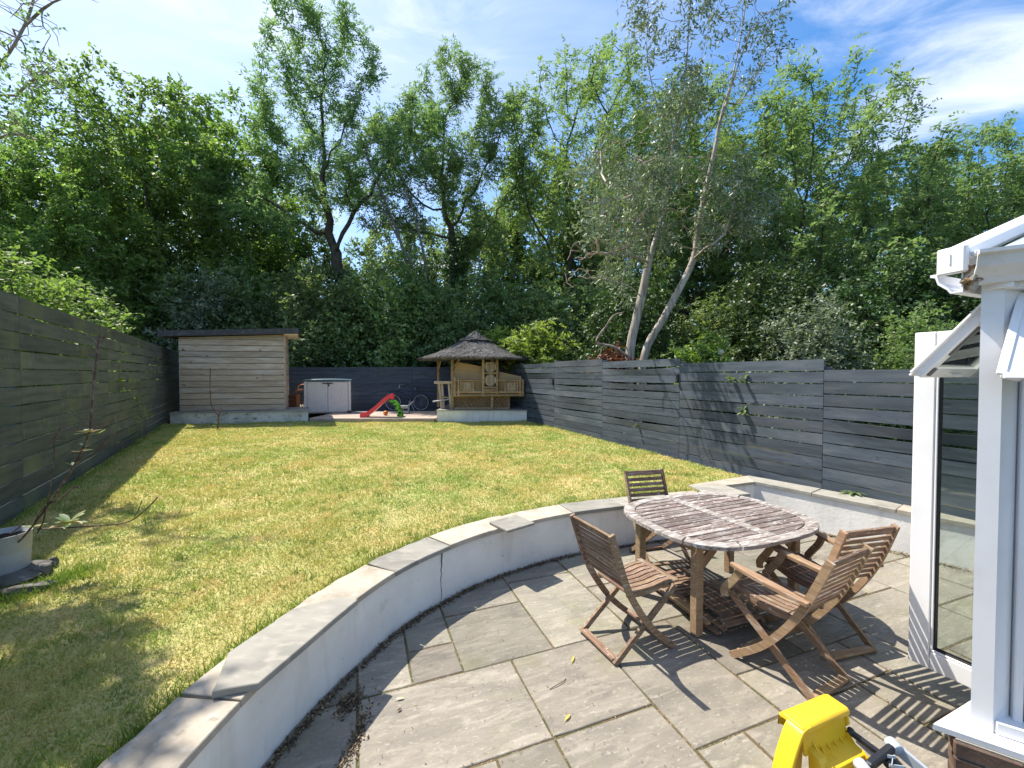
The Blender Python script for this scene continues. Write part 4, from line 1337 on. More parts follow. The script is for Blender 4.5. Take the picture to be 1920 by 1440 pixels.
# ================================================================== TOOLS BETWEEN SHED AND BOX
tz = .80
st = thing('strimmer', 'orange strimmer leaning in the dark gap beside the storage box', 'strimmer', D(566, 770, 14.9))
st.location.z = .55
tube('shaft', st, [([(-.12, .1, .05), (.02, .25, .8), (.12, .4, 1.35)], .016)], 'black_plastic')
box('engine_housing', st, (.10, .36, 1.12), (.30, .18, .16), 'orange_plastic', R(10), .04)
tube('loop_handle', st, [(arc_pts((-.06, .22, .85), .19, 20, 'y', -.3, 3.4), .014)], 'orange_plastic')
box('guard', st, (-.14, .09, .06), (.22, .16, .05), 'black_plastic', 0, .02)
hs = thing('garden_hose', 'loop of brown hose hanging beside the strimmer', 'hose', D(556, 768, 14.95))
hs.location.z = .55
tube('coil', hs, [(arc_pts((0, .3, .62), .24, 26, 'y'), .018), (arc_pts((.02, .33, .60), .22, 26, 'y'), .018)], 'rope_stain')
tube('tail', hs, [([(-.22, .3, .6), (-.27, .28, .3), (-.2, .25, .03)], .018)], 'rope_stain')
for (x, x2, lab, mt) in ((-.02, .17, 'wooden handled garden fork leaning left of the storage box', 'tan_wood'), (.10, .24, 'pale handled rake leaning against the storage box side', 'bamboo')):
    p = D(568, 768, 14.7)
    tl = thing('garden_tool', lab, 'garden tool', (p.x + x, p.y, .55))
    tube('handle', tl, [([(0, 0, .22), (x2, .35, 1.02)], .016)], mt)
    bar('socket', tl, (-.05, -.02, .05), (0, 0, .24), .03, .03, 'steel_grey')
    for q in range(4):
        bar('tine', tl, (-.10 + q * .045, -.03, .0), (-.095 + q * .045, -.015, .13), .01, .01, 'steel_grey', c=.001)
p = D(548, 770, 14.75)
cr = thing('crate', 'dark brown wooden crate against the shed side wall', 'crate', (p.x, p.y, .55), R(5))
for k in range(4):
    box('crate_slat', cr, (0, -.16, .10 + k * .17), (.42, .02, .15), 'rope_stain', 0)
for s_ in (-1, 1):
    box('crate_side', cr, (s_ * .20, 0, .35), (.02, .30, .68), 'rope_stain', 0)

# ================================================================== SLIDE
p = D(735, 782, 13.75)
sld = thing('toy_slide', 'red toddler slide with spotted green ladder on the decking', 'slide', (p.x, 13.75, DZ), R(8))
pth = smooth_path([(-.98, .03), (-.80, .07), (-.55, .24), (-.30, .47), (-.12, .62), (-.02, .66), (.05, .62)], 4)
V, F = [], []
sec = [(-.20, .10), (-.17, .10), (-.165, 0), (.165, 0), (.17, .10), (.20, .10), (.20, -.05), (-.20, -.05)]
for (x, z) in pth:
    for (a, b) in sec:
        V.append((x, a, z + b * (1 if b > 0 else 1)))
ns_ = len(sec)
for i in range(len(pth) - 1):
    for k in range(ns_):
        F.append((i * ns_ + k, (i + 1) * ns_ + k, (i + 1) * ns_ + (k + 1) % ns_, i * ns_ + (k + 1) % ns_))
F += [tuple(range(ns_)), tuple(reversed(range((len(pth) - 1) * ns_, len(pth) * ns_)))]
me = pyme('chute', V, F)
bm = bmesh.new(); bm.from_mesh(me); bmesh.ops.recalc_face_normals(bm, faces=bm.faces); bm.to_mesh(me); bm.free()
link('chute', me, 'red_plastic', sld)
box('chute_foot', sld, (-.86, 0, .03), (.24, .38, .055), 'red_plastic', 0, .02)
lp = smooth_path([(.03, .56), (.14, .50), (.25, .34), (.32, .15), (.36, .0)], 3)
V, F = [], []
for (x, z) in lp:
    for (a, b) in ((-.21, 0), (.21, 0), (.21, -.13), (-.21, -.13)):
        V.append((x + (b * .9), a, z + b * .15 if z > .05 else z))
for i in range(len(lp) - 1):
    for k in range(4):
        F.append((i * 4 + k, i * 4 + (k + 1) % 4, (i + 1) * 4 + (k + 1) % 4, (i + 1) * 4 + k))
F += [(3, 2, 1, 0), tuple(range(4 * len(lp) - 4, 4 * len(lp)))]
me = pyme('ladder', V, F)
bm = bmesh.new(); bm.from_mesh(me); bmesh.ops.recalc_face_normals(bm, faces=bm.faces); bm.to_mesh(me); bm.free()
ld = link('ladder', me, 'green_plastic', sld)
for (x, z, r_) in ((.06, .46, .035), (.14, .36, .045), (.18, .22, .04), (.28, .14, .05), (.22, .06, .035), (.13, .50, .03), (.27, .28, .03)):
    pts = [(x, -.211, z), (x, -.2115, z), (x, -.216, z), (x, -.2162, z)]
    v_, f_ = tube_arrays([(pts, np.array([.001, r_, r_, .001]))], 12)
    link('spot', mesh_np('spot', v_, f_), 'dark_green_plastic', ld)
for k in range(3):
    box('step', sld, (.20 + k * .05, 0, .40 - k * .15), (.12, .36, .03), 'dark_green_plastic', 0, .01)
# ball behind it
bm = bmesh.new(); bmesh.ops.create_uvsphere(bm, u_segments=20, v_segments=12, radius=.08)
for f in bm.faces: f.smooth = True
me = bpy.data.meshes.new('ball'); bm.to_mesh(me); bm.free()
p = D(723, 775, 14.2)
bl = link('toy_ball', me, 'orange_plastic', None, loc=(p.x, 14.2, DZ + .08))
tag(bl, 'small orange ball on the decking behind the slide', 'ball')
tube('seam', bl, [(arc_pts((0, 0, 0), .0803, 24, 'y'), .003)], 'black_plastic', 4)

# ================================================================== BICYCLE
p = D(789, 754, 15.95)
bike = thing('bicycle', 'dark blue bicycle leaning against the back fence', 'bicycle', (p.x, 15.98, DZ), R(180))
wr = .325
for nm, x in (('wheel', 0), ('wheel', 1.07)):
    w = tube(nm, bike, [(arc_pts((x, 0, wr), wr - .018, 36, 'y'), .018)], 'tyre', 8)
    tube('rim', w, [(arc_pts((x, 0, wr), wr - .04, 36, 'y'), .011)], 'alloy', 6)
    sp_ = []
    for k in range(16):
        a = k * pi / 8
        sp_.append(([(x, 0, wr), (x + (wr - .05) * cos(a), 0, wr + (wr - .05) * sin(a))], .0022))
    tube('spokes', w, sp_, 'alloy', 4)
    tube('hub', w, [([(x, -.05, wr), (x, .05, wr)], .022)], 'alloy', 10)
hd_, st_, bb, ra, fa_ = (.86, 0, .82), (.26, 0, .86), (.43, 0, .29), (0, 0, wr), (1.07, 0, wr)
tube('frame', bike, [([(.88, 0, .70), bb], .02), ([(.845, 0, .80), (.34, 0, .60)], .017), ([(.24, 0, .82), bb], .017), ([ra, bb], .011), ([ra, (.32, 0, .66)], .010), ([(.84, 0, .86), (.90, 0, .66)], .022)], 'bike_paint', 8)
tube('fork', bike, [([(.90, 0, .66), (.99, .04, .45), (1.07, .04, wr)], .013), ([(.90, 0, .66), (.99, -.04, .45), (1.07, -.04, wr)], .013)], 'bike_paint', 8)
tube('handlebar', bike, [([(.84, 0, .86), (.82, 0, .97), (.80, 0, .99)], .014), ([(.70, -.27, 1.0), (.80, -.12, 1.0), (.80, .12, 1.0), (.70, .27, 1.0)], .012)], 'alloy', 8)
tube('grip', bike, [([(.70, -.27, 1.0), (.62, -.29, .99)], .017), ([(.70, .27, 1.0), (.62, .29, .99)], .017)], 'black_plastic', 8)
tube('seat_post', bike, [([(.24, 0, .80), (.215, 0, .92)], .013)], 'alloy', 8)
V = [(.08, -.08, .93), (.08, .08, .93), (.18, .075, .955), (.30, .025, .94), (.36, .015, .935), (.36, -.015, .935), (.30, -.025, .94), (.18, -.075, .955)]
V += [(x, y, z - .04) for x, y, z in V]
link('saddle', pyme('saddle', V, [tuple(range(8)), tuple(reversed(range(8, 16)))] + [(i, 8 + i, 8 + (i + 1) % 8, (i + 1) % 8) for i in range(8)]), 'black_plastic', bike)
tube('chainring', bike, [([(bb[0], -.05, bb[2]), (bb[0], -.0501, bb[2]), (bb[0], -.056, bb[2]), (bb[0], -.0561, bb[2])], np.array([.002, .09, .09, .002]))], 'steel_grey', 18)
tube('crank', bike, [([(bb[0], -.06, bb[2]), (bb[0] + .05, -.06, bb[2] - .16), (bb[0] + .05, -.14, bb[2] - .16)], .011), ([(bb[0], .06, bb[2]), (bb[0] - .05, .06, bb[2] + .16), (bb[0] - .05, .14, bb[2] + .16)], .011)], 'alloy', 6)
tube('mudguard', bike, [(arc_pts((0, 0, wr), wr + .02, 16, 'y', 1.2, 3.6), .014), (arc_pts((1.07, 0, wr), wr + .02, 14, 'y', .4, 2.4), .014)], 'black_plastic', 6)
tube('kickstand', bike, [([(.36, .03, .27), (.22, .16, .01)], .010)], 'alloy', 6)

# grey hand cart in front of it
p = D(756, 772, 14.9)
ct = thing('hand_cart', 'small grey metal cart standing before the bicycle', 'cart', (p.x, 14.9, DZ), R(4))
box('tray', ct, (-.02, 0, .27), (.44, .30, .035), 'galvanised', 0, .008)
box('tray', ct, (.08, 0, .215), (.26, .24, .06), 'galvanised', 0, .01)
tube('handle', ct, [([(.20, -.12, .28), (.36, -.12, .43)], .014), ([(.20, .12, .28), (.36, .12, .43)], .014), ([(.36, -.12, .43), (.36, .12, .43)], .014)], 'galvanised', 8)
for (x, y) in ((-.02, -.11), (.20, -.11), (-.02, .11), (.20, .11)):
    tube('leg', ct, [([(x, y, .0), (x, y, .26)], .014)], 'galvanised', 8)
box('shelf', ct, (.09, 0, .06), (.24, .22, .08), 'galvanised', 0, .01)
tube('caster', ct, [([(-.03, -.13, .03), (-.0301, -.13, .03), (-.0301, -.10, .03), (-.03, -.10, .03)], np.array([.002, .03, .03, .002]))], 'alloy', 10)

# ================================================================== GAZEBO BAR
gp = thing('plinth', 'clean white plinth under the thatched gazebo', 'plinth', (-2.42, 13.42, 0))
prism('plinth_block', gp, [(0, 0), (2.90, 0), (2.9, 3.0), (0, 3.0)], -.05, .775, 'white_render')
prism('plinth_slab', gp, [(-.03, -.03), (2.93, -.03), (2.93, 3.0), (-.03, 3.0)], .777, .80, 'coping_grey', c=.005)
GC = Vector((-1.30, 14.75, 0))
gz = thing('gazebo', 'bamboo gazebo bar with grey thatched hexagonal roof in the back corner', 'gazebo', (GC.x, GC.y, .80))
GB = Vector(gz.location)
loc_ = lambda x, y, z: Vector((x, y, z)) - GB
hexp = lambda r, z, ph=0: [Vector((r * cos(R(60 * k + ph)), r * sin(R(60 * k + ph)), z)) for k in range(6)]


def roof_tier(name, r0, z0, r1, z1, th, sub=10):
    V, F = [], []
    n = 6 * sub
    rings = 9
    rr = random.Random(12)
    def ring(r, z, jit):
        out = []
        hp_ = hexp(r, z)
        for k in range(6):
            for i in range(sub):
                p_ = hp_[k].lerp(hp_[(k + 1) % 6], i / sub)
                out.append((p_.x + rr.uniform(-jit, jit), p_.y + rr.uniform(-jit, jit), p_.z + rr.uniform(-jit, jit)))
        return out
    rows__ = [ring(r0 - .05, z0 - th, .01)]
    for k in range(rings + 1):
        f = k / rings
        rad = r0 + (r1 - r0) * f
        z_ = z0 + (z1 - z0) * f - .05 * sin(pi * f)
        rows__.append(ring(rad, z_, .022 if rad > .1 else .0))
    V = [p_ for r_ in rows__ for p_ in r_]
    for k in range(len(rows__) - 1):
        for i in range(n):
            j = (i + 1) % n
            F.append((k * n + i, k * n + j, (k + 1) * n + j, (k + 1) * n + i))
    F.append(tuple(reversed(range(n))))
    return link(name, pyme(name, V, F), 'thatch', gz)


rz = 2.50 - .80
roof_tier('roof', 2.07, rz, .42, rz + .66, .07)
cap = roof_tier('roof_cap', .62, rz + .64, .03, rz + 1.00, .05, 5)
# ragged straws hanging from the eaves and lying on the slopes
sv, sf = [], []
srn = random.Random(8)
for k in range(6):
    h0_, h1_ = hexp(2.07, rz)[k], hexp(2.07, rz)[(k + 1) % 6]
    for i in range(420):
        f = srn.random()
        g = srn.random() ** 1.5 if i > 170 else 0
        e = h0_.lerp(h1_, f)
        top_ = Vector((0, 0, rz + .80))
        b = e.lerp(top_, g * .78)
        dn_ = (e - top_).normalized()
        L_ = srn.uniform(.05, .14)
        t_ = Vector((-e.y, e.x, 0)).normalized() * srn.uniform(.006, .016)
        up_ = Vector((0, 0, srn.uniform(.0, .03) - .045 * sin(pi * g * .78)))
        a = b - dn_ * .05 + up_ + Vector((0, 0, .01))
        c_ = b + dn_ * L_ + Vector((srn.uniform(-.03, .03), srn.uniform(-.03, .03), srn.uniform(-.03, .02))) + up_ * .4
        q = len(sv)
        sv += [a - t_, a + t_, c_]
        sf.append((q, q + 1, q + 2))
straw = link('straw', mesh_np('straw', np.array([tuple(v) for v in sv]), np.array(sf)), 'thatch', gz)
straw['kind'] = 'stuff'
for k, p in enumerate(hexp(1.30, 0)):
    tube('post', gz, [([(p.x, p.y, 0), (p.x, p.y, rz + .06)], .055)], 'bamboo', 10)
    q = hexp(1.30, 0)[(k + 1) % 6]
    tube('ring_beam', gz, [([(p.x, p.y, rz - .02), (q.x, q.y, rz - .02)], .045)], 'bamboo', 8)
    m_ = p.lerp(q, .18)
    tube('brace', gz, [([(p.x, p.y, rz - .36), (m_.x, m_.y, rz - .05)], .03)], 'bamboo', 8)
    tube('rafter', gz, [([(p.x * 1.54, p.y * 1.54, rz - .06), (0, 0, rz + .72)], .035)], 'rope_stain', 8)
# bench back that juts out at the front
fy = 13.55
x0_, x1_ = -1.86, .36


def gbar(name, a, b, r_, mat='bamboo', par=None):
    return tube(name, par or gz, [([tuple(loc_(*a)), tuple(loc_(*b))], r_)], mat, 8)


for (z, r_) in ((1.755, .035), (1.37, .042), (1.27, .042)):
    gbar('rail', (x0_, fy, z), (x1_, fy, z), r_)
for x in (x0_, x0_ + .12, x1_ - .09, x1_):
    gbar('baluster', (x, fy - .01, 1.24 if x != x0_ else 1.22), (x, fy - .01, 1.79 if x != x0_ else 1.86), .04 if x != x0_ else .055)
for xc in (-1.46, -.02):
    for dx in (-.20, .20):
        gbar('baluster', (xc + dx, fy, 1.40), (xc + dx, fy, 1.72), .032)
    for z in (1.43, 1.69):
        gbar('panel_rail', (xc - .17, fy, z), (xc + .17, fy, z), .022)
    for k in range(7):
        x = xc - .135 + k * .045
        box('panel_slat', gz, loc_(x, fy, 1.56), (.038, .02, .24), 'shed_cladding' if k % 2 else 'bamboo', 0, .006)
# centre tower with two round slatted panels
for x in (-.935, -.48):
    gbar('tower_post', (x, fy - .02, 1.30), (x, fy - .02, rz + .80), .045)
for z in (1.99, 1.53):
    gbar('tower_rail', (-.90, fy - .02, z), (-.51, fy - .02, z), .03)
for (zc, top_only) in ((2.20, 1), (1.76, 0)):
    for k in range(8):
        x = -.165 + k * .047
        hgt = math.sqrt(max(.19 ** 2 - x * x, .0009))
        zl, zh = zc - hgt, zc + (min(hgt, .15) if top_only else hgt)
        box('round_slat', gz, loc_(-.7075 + x, fy - .03, (zl + zh) / 2), (.041, .022, zh - zl), 'shed_cladding' if k % 3 else 'bamboo', 0, .006)
for k in range(3):
    gbar('carved_panel', (-.90, fy - .02, 1.38 + k * .045), (-.51, fy - .02, 1.38 + k * .045), .022)
for k in range(6):
    gbar('carved_scroll', (-.86 + k * .055, fy - .045, 1.37), (-.83 + k * .055, fy - .045, 1.49), .012)
# lattice skirt under the bench
lx0, lx1, lz0, lz1 = -1.93, -.10, .83, 1.23
for k in range(34):
    for sgn in (-1, 1):
        c0_ = lx0 + (k - 6) * .075
        a, b = c0_, c0_ + .40 * .75
        za, zb_ = (lz0, lz1) if sgn > 0 else (lz1, lz0)
        fa0, fb0 = max(0, (lx0 - a) / (b - a)), min(1, (lx1 - a) / (b - a))
        if fb0 - fa0 < .08: continue
        pa = (a + (b - a) * fa0, 13.70 + sgn * .005, za + (zb_ - za) * fa0)
        pb = (a + (b - a) * fb0, 13.70 + sgn * .005, za + (zb_ - za) * fb0)
        bar('lattice_strip', gz, loc_(*pa), loc_(*pb), .008, .018, 'bamboo', c=.001)
box('skirt_back', gz, loc_((lx0 + lx1) / 2, 13.90, 1.03), (lx1 - lx0, .02, .40), 'rope_stain', 0)
for (a, b) in (((lx0, 13.7, lz0), (lx1, 13.7, lz0)), ((lx0, 13.7, lz1), (lx1, 13.7, lz1)), ((lx1, 13.7, .80), (lx1, 13.7, 1.26)), ((lx0, 13.7, .80), (lx0, 13.7, 1.26))):
    gbar('skirt_frame', a, b, .035)
# counter at the left
cx = -2.30
box('counter_top', gz, loc_(-2.22, 13.95, 1.685), (.66, .55, .09), 'shed_cladding', R(-4), .012)
for (xa, xb, y) in ((-2.42, -2.34, 13.85), (-2.33, -2.27, 13.86), (-2.09, -2.03, 13.80), (-2.0, -1.96, 13.82)):
    bar('counter_leg', gz, loc_(xb, y, .81), loc_(xa, y, 1.64), .07, .10, 'shed_cladding', up=(0, 1, 0))
gbar('counter_rail', (-2.62, 13.75, 1.05), (-2.0, 13.78, 1.14), .022, 'galvanised')
gbar('counter_rail', (-2.32, 13.76, 1.20), (-1.98, 13.78, 1.17), .022, 'bamboo')
# boards leaning inside it
def board(name, label, pts, y):
    o = thing(name, label, 'board', (pts[0][0], y, 1.3))
    b = Vector(o.location)
    V = [Vector((x, y + dy + (z - 1.3) * .12, z)) - b for dy in (0, .02) for x, z in pts]
    n = len(pts)
    me = pyme('sheet', V, [tuple(range(n)), tuple(reversed(range(n, 2 * n)))] + [(i, n + i, n + (i + 1) % n, (i + 1) % n) for i in range(n)])
    link('sheet', me, 'plywood', o)
    return o
dpx = lambda x, y, dep: (D(x, y, dep).x, D(x, y, dep).z)
bd = board('plywood_board', 'large tan board leaning inside the gazebo left of its centre posts', [dpx(847, 714, 13.8), dpx(846, 735, 13.8), dpx(905, 735, 13.8), dpx(907, 688, 13.8), dpx(855, 678, 13.8)], 13.8)
bd = board('plywood_board', 'smaller tan board leaning inside the gazebo right of its centre posts', [dpx(936, 697, 13.8), dpx(936, 736, 13.8), dpx(976, 736, 13.8), dpx(978, 706, 13.8)], 13.8)

# ================================================================== POT AND STONES
p = G(5, 1094, LAWN_Z + .05)
pot = thing('plant_pot', 'round grey plastic pot with a straggly plant beside the left fence', 'plant pot', (-3.84, 3.10, LAWN_Z + .05))
PB = Vector(pot.location)
n = 40
prof = [(.0, .0), (.188, 0), (.193, .01), (.203, .19), (.203, .195), (.206, .20), (.213, .355), (.216, .36), (.212, .366), (.205, .362), (.198, .30), (.0, .30)]
V, F = [], []
for (r_, z) in prof:
    for k in range(n):
        a = 2 * pi * k / n
        V.append((r_ * .74 * cos(a), r_ * .74 * sin(a), z * .78))
for i in range(len(prof) - 1):
    for k in range(n):
        F.append((i * n + k, i * n + (k + 1) % n, (i + 1) * n + (k + 1) % n, (i + 1) * n + k))
link('pot_shell', pyme('pot_shell', V, F, True), 'pot_plastic', pot)
V = [(r_ * .150 * cos(2 * pi * k / 24), r_ * .150 * sin(2 * pi * k / 24), .236 + random.uniform(0, .012)) for r_ in (1, .6, .2) for k in range(24)]
F = [(i * 24 + k, i * 24 + (k + 1) % 24, (i + 1) * 24 + (k + 1) % 24, (i + 1) * 24 + k) for i in range(2) for k in range(24)] + [tuple(range(48, 72))]
link('compost', pyme('compost', V, F), 'compost', pot)


def rock(name, label, loc, dims, seed, mat='rough_stone', rotz=0):
    rr = random.Random(seed)
    bm = bmesh.new(); bmesh.ops.create_icosphere(bm, subdivisions=3, radius=1)
    ph = [rr.uniform(0, 6) for _ in range(4)]
    for v in bm.verts:
        c = v.co.copy()
        k = 1 + .16 * sin(3 * c.x + ph[0]) * sin(2.6 * c.y + ph[1]) + .09 * sin(7 * c.z + ph[2] + 4 * c.x)
        k += rr.uniform(-.03, .03)
        v.co = Vector((math.copysign(abs(c.x) ** .7, c.x) * dims[0], math.copysign(abs(c.y) ** .7, c.y) * dims[1], math.copysign(abs(c.z) ** .6, c.z) * dims[2])) * k
    me = bpy.data.meshes.new(name); bm.to_mesh(me); bm.free()
    o = link(name, me, mat, None, loc=loc, rot=(0, 0, rotz))
    if label: tag(o, label, 'stone')
    return o


rock('stone_slab', 'flat dark stone the grey pot stands on', (-3.78, 3.06, LAWN_Z + .030), (.21, .19, .040), 1)
q = G(78, 1078, LAWN_Z)
rock('edging_stone', 'pale lump of stone right of the grey pot', (q.x, q.y, LAWN_Z + .03), (.055, .04, .05), 2, rotz=.4)
q = G(48, 1112, LAWN_Z)
rock('edging_stone', 'rough stone lying in front of the grey pot', (q.x, q.y, LAWN_Z + .02), (.13, .05, .04), 3, rotz=.5)
q = G(98, 1060, LAWN_Z)
rock('edging_stone', 'small grey stone in the grass furthest right of the pot', (q.x, q.y, LAWN_Z + .02), (.035, .03, .045), 5, rotz=.1)

# ================================================================== VEGETATION
def unit(a):
    return a / (np.linalg.norm(a, axis=-1, keepdims=True) + 1e-9)


def colonize(r, att, trunk, step=.45, kill=.75, infl=6.0, up=.12, jit=.22, iters=90, cap=2600):
    """space colonisation: attractor points pull the branches outwards"""
    if isinstance(trunk, tuple):
        pos, par = [np.array(p, float) for p in trunk[0]], list(trunk[1])
    else:
        pos = [np.array(p, float) for p in trunk]
        par = [-1] + list(range(len(trunk) - 1))
    att = np.array(att, float)
    P = np.array(pos)
    d = np.linalg.norm(att[:, None] - P[None], axis=2)
    near, nd_ = d.argmin(1), d.min(1)
    kids = {}
    for _ in range(iters):
        if len(att) == 0 or len(pos) > cap:
            break
        new = []
        m = nd_ < infl
        if not m.any():
            m = nd_ <= nd_.min() + .1
        for n in np.unique(near[m]):
            sel = att[m & (near == n)]
            v = unit(sel - pos[n]).sum(0)
            v = v / (np.linalg.norm(v) + 1e-9) + np.array([0, 0, up]) + r.normal(0, jit, 3)
            v /= np.linalg.norm(v) + 1e-9
            q = pos[n] + v * step
            if n in kids and min(np.linalg.norm(q - pos[c]) for c in kids[n]) < step * .35:
                continue
            kids.setdefault(n, []).append(len(pos) + len(new))
            new.append((q, n))
            if len(kids[n]) > 4:
                near_block = n
            pos_tmp = None
        if not new:
            break
        base = len(pos)
        # keep the indices of children right
        for i, (q, n) in enumerate(new):
            pos.append(q)
            par.append(int(n))
        NP = np.array([q for q, _ in new])
        d = np.linalg.norm(att[:, None] - NP[None], axis=2)
        j, dm = d.argmin(1), d.min(1)
        b = dm < nd_
        near[b] = base + j[b]
        nd_[b] = dm[b]
        k = nd_ > kill
        att, near, nd_ = att[k], near[k], nd_[k]
    return np.array(pos), np.array(par)


def radii(par, tip=.011, power=2.35, trunk_r=None):
    n = len(par)
    a = np.zeros(n)
    cnt = np.zeros(n)
    for i in range(n - 1, -1, -1):
        if cnt[i] == 0:
            a[i] = tip ** power
        if par[i] >= 0:
            a[par[i]] += a[i]
            cnt[par[i]] += 1
    rr = a ** (1 / power)
    if trunk_r:
        g = math.log(trunk_r / tip) / math.log(max(rr[0] / tip, 1.01))
        rr = tip * (rr / tip) ** g
    return rr, cnt


def branches(pos, par, rad, sides=5, minr=0.0, flare=1.35):
    n = len(par)
    ch = [[] for _ in range(n)]
    for i in range(1, n):
        ch[par[i]].append(i)
    paths = []
    stack = [0]
    while stack:
        s_ = stack.pop()
        chain = [s_] if par[s_] < 0 else [par[s_], s_]
        c = s_
        while ch[c]:
            k = sorted(ch[c], key=lambda q: -rad[q])
            stack += k[1:]
            c = k[0]
            chain.append(c)
        if len(chain) > 1 and rad[chain[1]] >= minr:
            rr = rad[chain].copy()
            if par[s_] >= 0:
                rr[0] = min(rr[0], rr[1] * 1.15)
            else:
                rr[0] *= flare
            rr[-1] *= .5
            paths.append((pos[chain], rr))
    return tube_arrays(paths, sides)


def rhomb(p, d, s_, l, w, fold=0.0):
    """leaf blades: base p, direction d, side s_; returns 4 verts each"""
    l, w = l[:, None], w[:, None]
    a = p
    b = p + d * l * .42 + s_ * w * .5
    c = p + d * l
    e = p + d * l * .42 - s_ * w * .5
    return np.stack([a, b, c, e], 1)


def leaf_mesh(name, V, val):
    n = len(V)
    return mesh_np(name, V.reshape(-1, 3), np.arange(n * 4, dtype=np.int32).reshape(n, 4), False, np.repeat(val, 4))


def sprays(r, org, dirs, nl, L, ll, lw, droop=.35, kind='pinnate'):
    """compound leaves or leafy twig ends"""
    N = len(org)
    dirs = unit(dirs)
    upv = np.array([0, 0, 1.])
    side = unit(np.cross(dirs, upv) + r.normal(0, .25, (N, 3)))
    out = []
    vals = []
    base = r.uniform(0, 1, N)
    for k in range(nl):
        f = (k + 1) / nl
        sgn = 1 if k % 2 else -1
        if k == nl - 1:
            sgn = 0
        p = org + dirs * (L * f)[:, None] - upv * (droop * L * f * f)[:, None]
        if kind == 'pinnate':
            d = unit(dirs * .75 + side * sgn * .85 - upv * droop * .8 * f + r.normal(0, .18, (N, 3)))
        else:
            d = unit(dirs * .45 + side * sgn * .8 + r.normal(0, .55, (N, 3)) - upv * droop * .5)
        s2 = unit(np.cross(d, upv + r.normal(0, .55, (N, 3))))
        out.append(rhomb(p, d, s2, ll * r.uniform(.7, 1.2, N), lw * r.uniform(.75, 1.2, N)))
        vals.append(np.clip(base * .55 + r.uniform(0, .45, N), 0, 1))
    return np.concatenate(out), np.concatenate(vals)


def crown_pts(r, lobes, n, shell=.55):
    """attractors in a union of ellipsoid lobes: (cx, cy, cz, rx, ry, rz, weight)"""
    w = np.array([l[6] for l in lobes], float)
    cnt = (n * w / w.sum()).astype(int)
    out = []
    for l, c in zip(lobes, cnt):
        d = unit(r.normal(0, 1, (c, 3)))
        q = r.uniform(shell ** 3, 1, (c, 1)) ** (1 / 3)
        out.append(np.array(l[:3]) + d * q * np.array(l[3:6]))
    return np.concatenate(out)


def auto_lobes(r, H, W, base, n=14, lean=(0, 0)):
    """clumps filling an egg shaped crown from height base to H, width W"""
    L = [(lean[0] * .5, lean[1] * .5, (base + H) / 2, W * .22, W * .22, (H - base) * .34, 1.0)]
    for i in range(n):
        f = (i + r.uniform(.1, .9)) / n
        z = base + (H - base) * f * .96
        prof = math.sin(pi * min(1, (f * .82 + .14))) ** .7
        a = i * 2.399 + r.uniform(-.5, .5)
        rad = W / 2 * prof * r.uniform(.45, .85)
        s_ = W * r.uniform(.16, .25)
        L.append((rad * cos(a) + lean[0] * f, rad * sin(a) + lean[1] * f, z, s_, s_, s_ * 1.05, 1.0))
    return L


TREES, TOPS = {}, {}


def make_tree(key, seed, H, W, base, leafm, nleaf, ll, lw, Ls, kind='pinnate', nl=7, bark='bark', trunk_r=.24, natt=900, nlobes=14, fork=None, droop=.35, lobes=None, trunk=None, step=.5, per=None, lean=(0, 0), leaf_r=.03, dead=0, xs=1.0):
    r = np.random.default_rng(seed)
    lobes = lobes or auto_lobes(r, H, W, base, nlobes, lean)
    if xs != 1.0:
        lobes = [(l[0] * xs, l[1] * xs, l[2], l[3] * xs, l[4] * xs, l[5], l[6]) for l in lobes]
    att = crown_pts(r, lobes, natt, .35)
    if trunk is None:
        th = fork or base * .9 + .6
        nt = max(4, int(th / .6))
        trunk = np.cumsum(np.concatenate([[[0, 0, 0]], r.normal(0, .05, (nt, 3)) + np.array([0, 0, th / nt])]), axis=0)
    pos, par = colonize(r, att, trunk, step=step, kill=step * 1.55)
    rad, cnt = radii(par, trunk_r=trunk_r)
    v, f = branches(pos, par, rad, 6)
    tm = mesh_np(key + '_wood', v, f, True)
    tm.materials.append(MATS[bark])
    # leaves on thin wood
    idx_ = np.where((rad < leaf_r) & (np.arange(len(rad)) > len(trunk)))[0]
    ns_ = max(1, nleaf // nl)
    pick = r.choice(idx_, ns_)
    org = pos[pick] + (pos[par[pick]] - pos[pick]) * r.uniform(0, 1, (ns_, 1)) + r.normal(0, .17, (ns_, 3))
    out = unit(pos[pick] - pos[par[pick]])
    dirs = unit(out * .55 + r.normal(0, .75, (ns_, 3)) + np.array([0, 0, .15]))
    V_, val = sprays(r, org, dirs, nl, np.full(ns_, Ls) * r.uniform(.6, 1.2, ns_), ll, lw, droop, kind)
    cm = leaf_mesh(key + '_leaves', V_, val)
    cm.materials.append(MATS[leafm])
    TREES[key] = (tm, cm)
    TOPS[key] = float(np.percentile(V_[:, 0, 2], 99.7)) + .1
    return TREES[key]


def plant_tree(name, label, cat, key, loc, rotz=0.0, sc=1.0, group=None, sz=None, leafm=None):
    t = thing(name, label, cat, loc, rotz, group)
    t.scale = (sc, sc, sz or sc)
    tm, cm = TREES[key]
    link('trunk', tm, None, t)
    link('crown', cm, leafm, t)
    return t


def at(px_, dep, z=-.1):
    """ground point under picture column px_ at depth dep"""
    return Vector(((px_ - 960) / FPX * dep, dep, z))


def top_h(py, dep):
    return CAM_H + (HORIZON - py) / FPX * dep


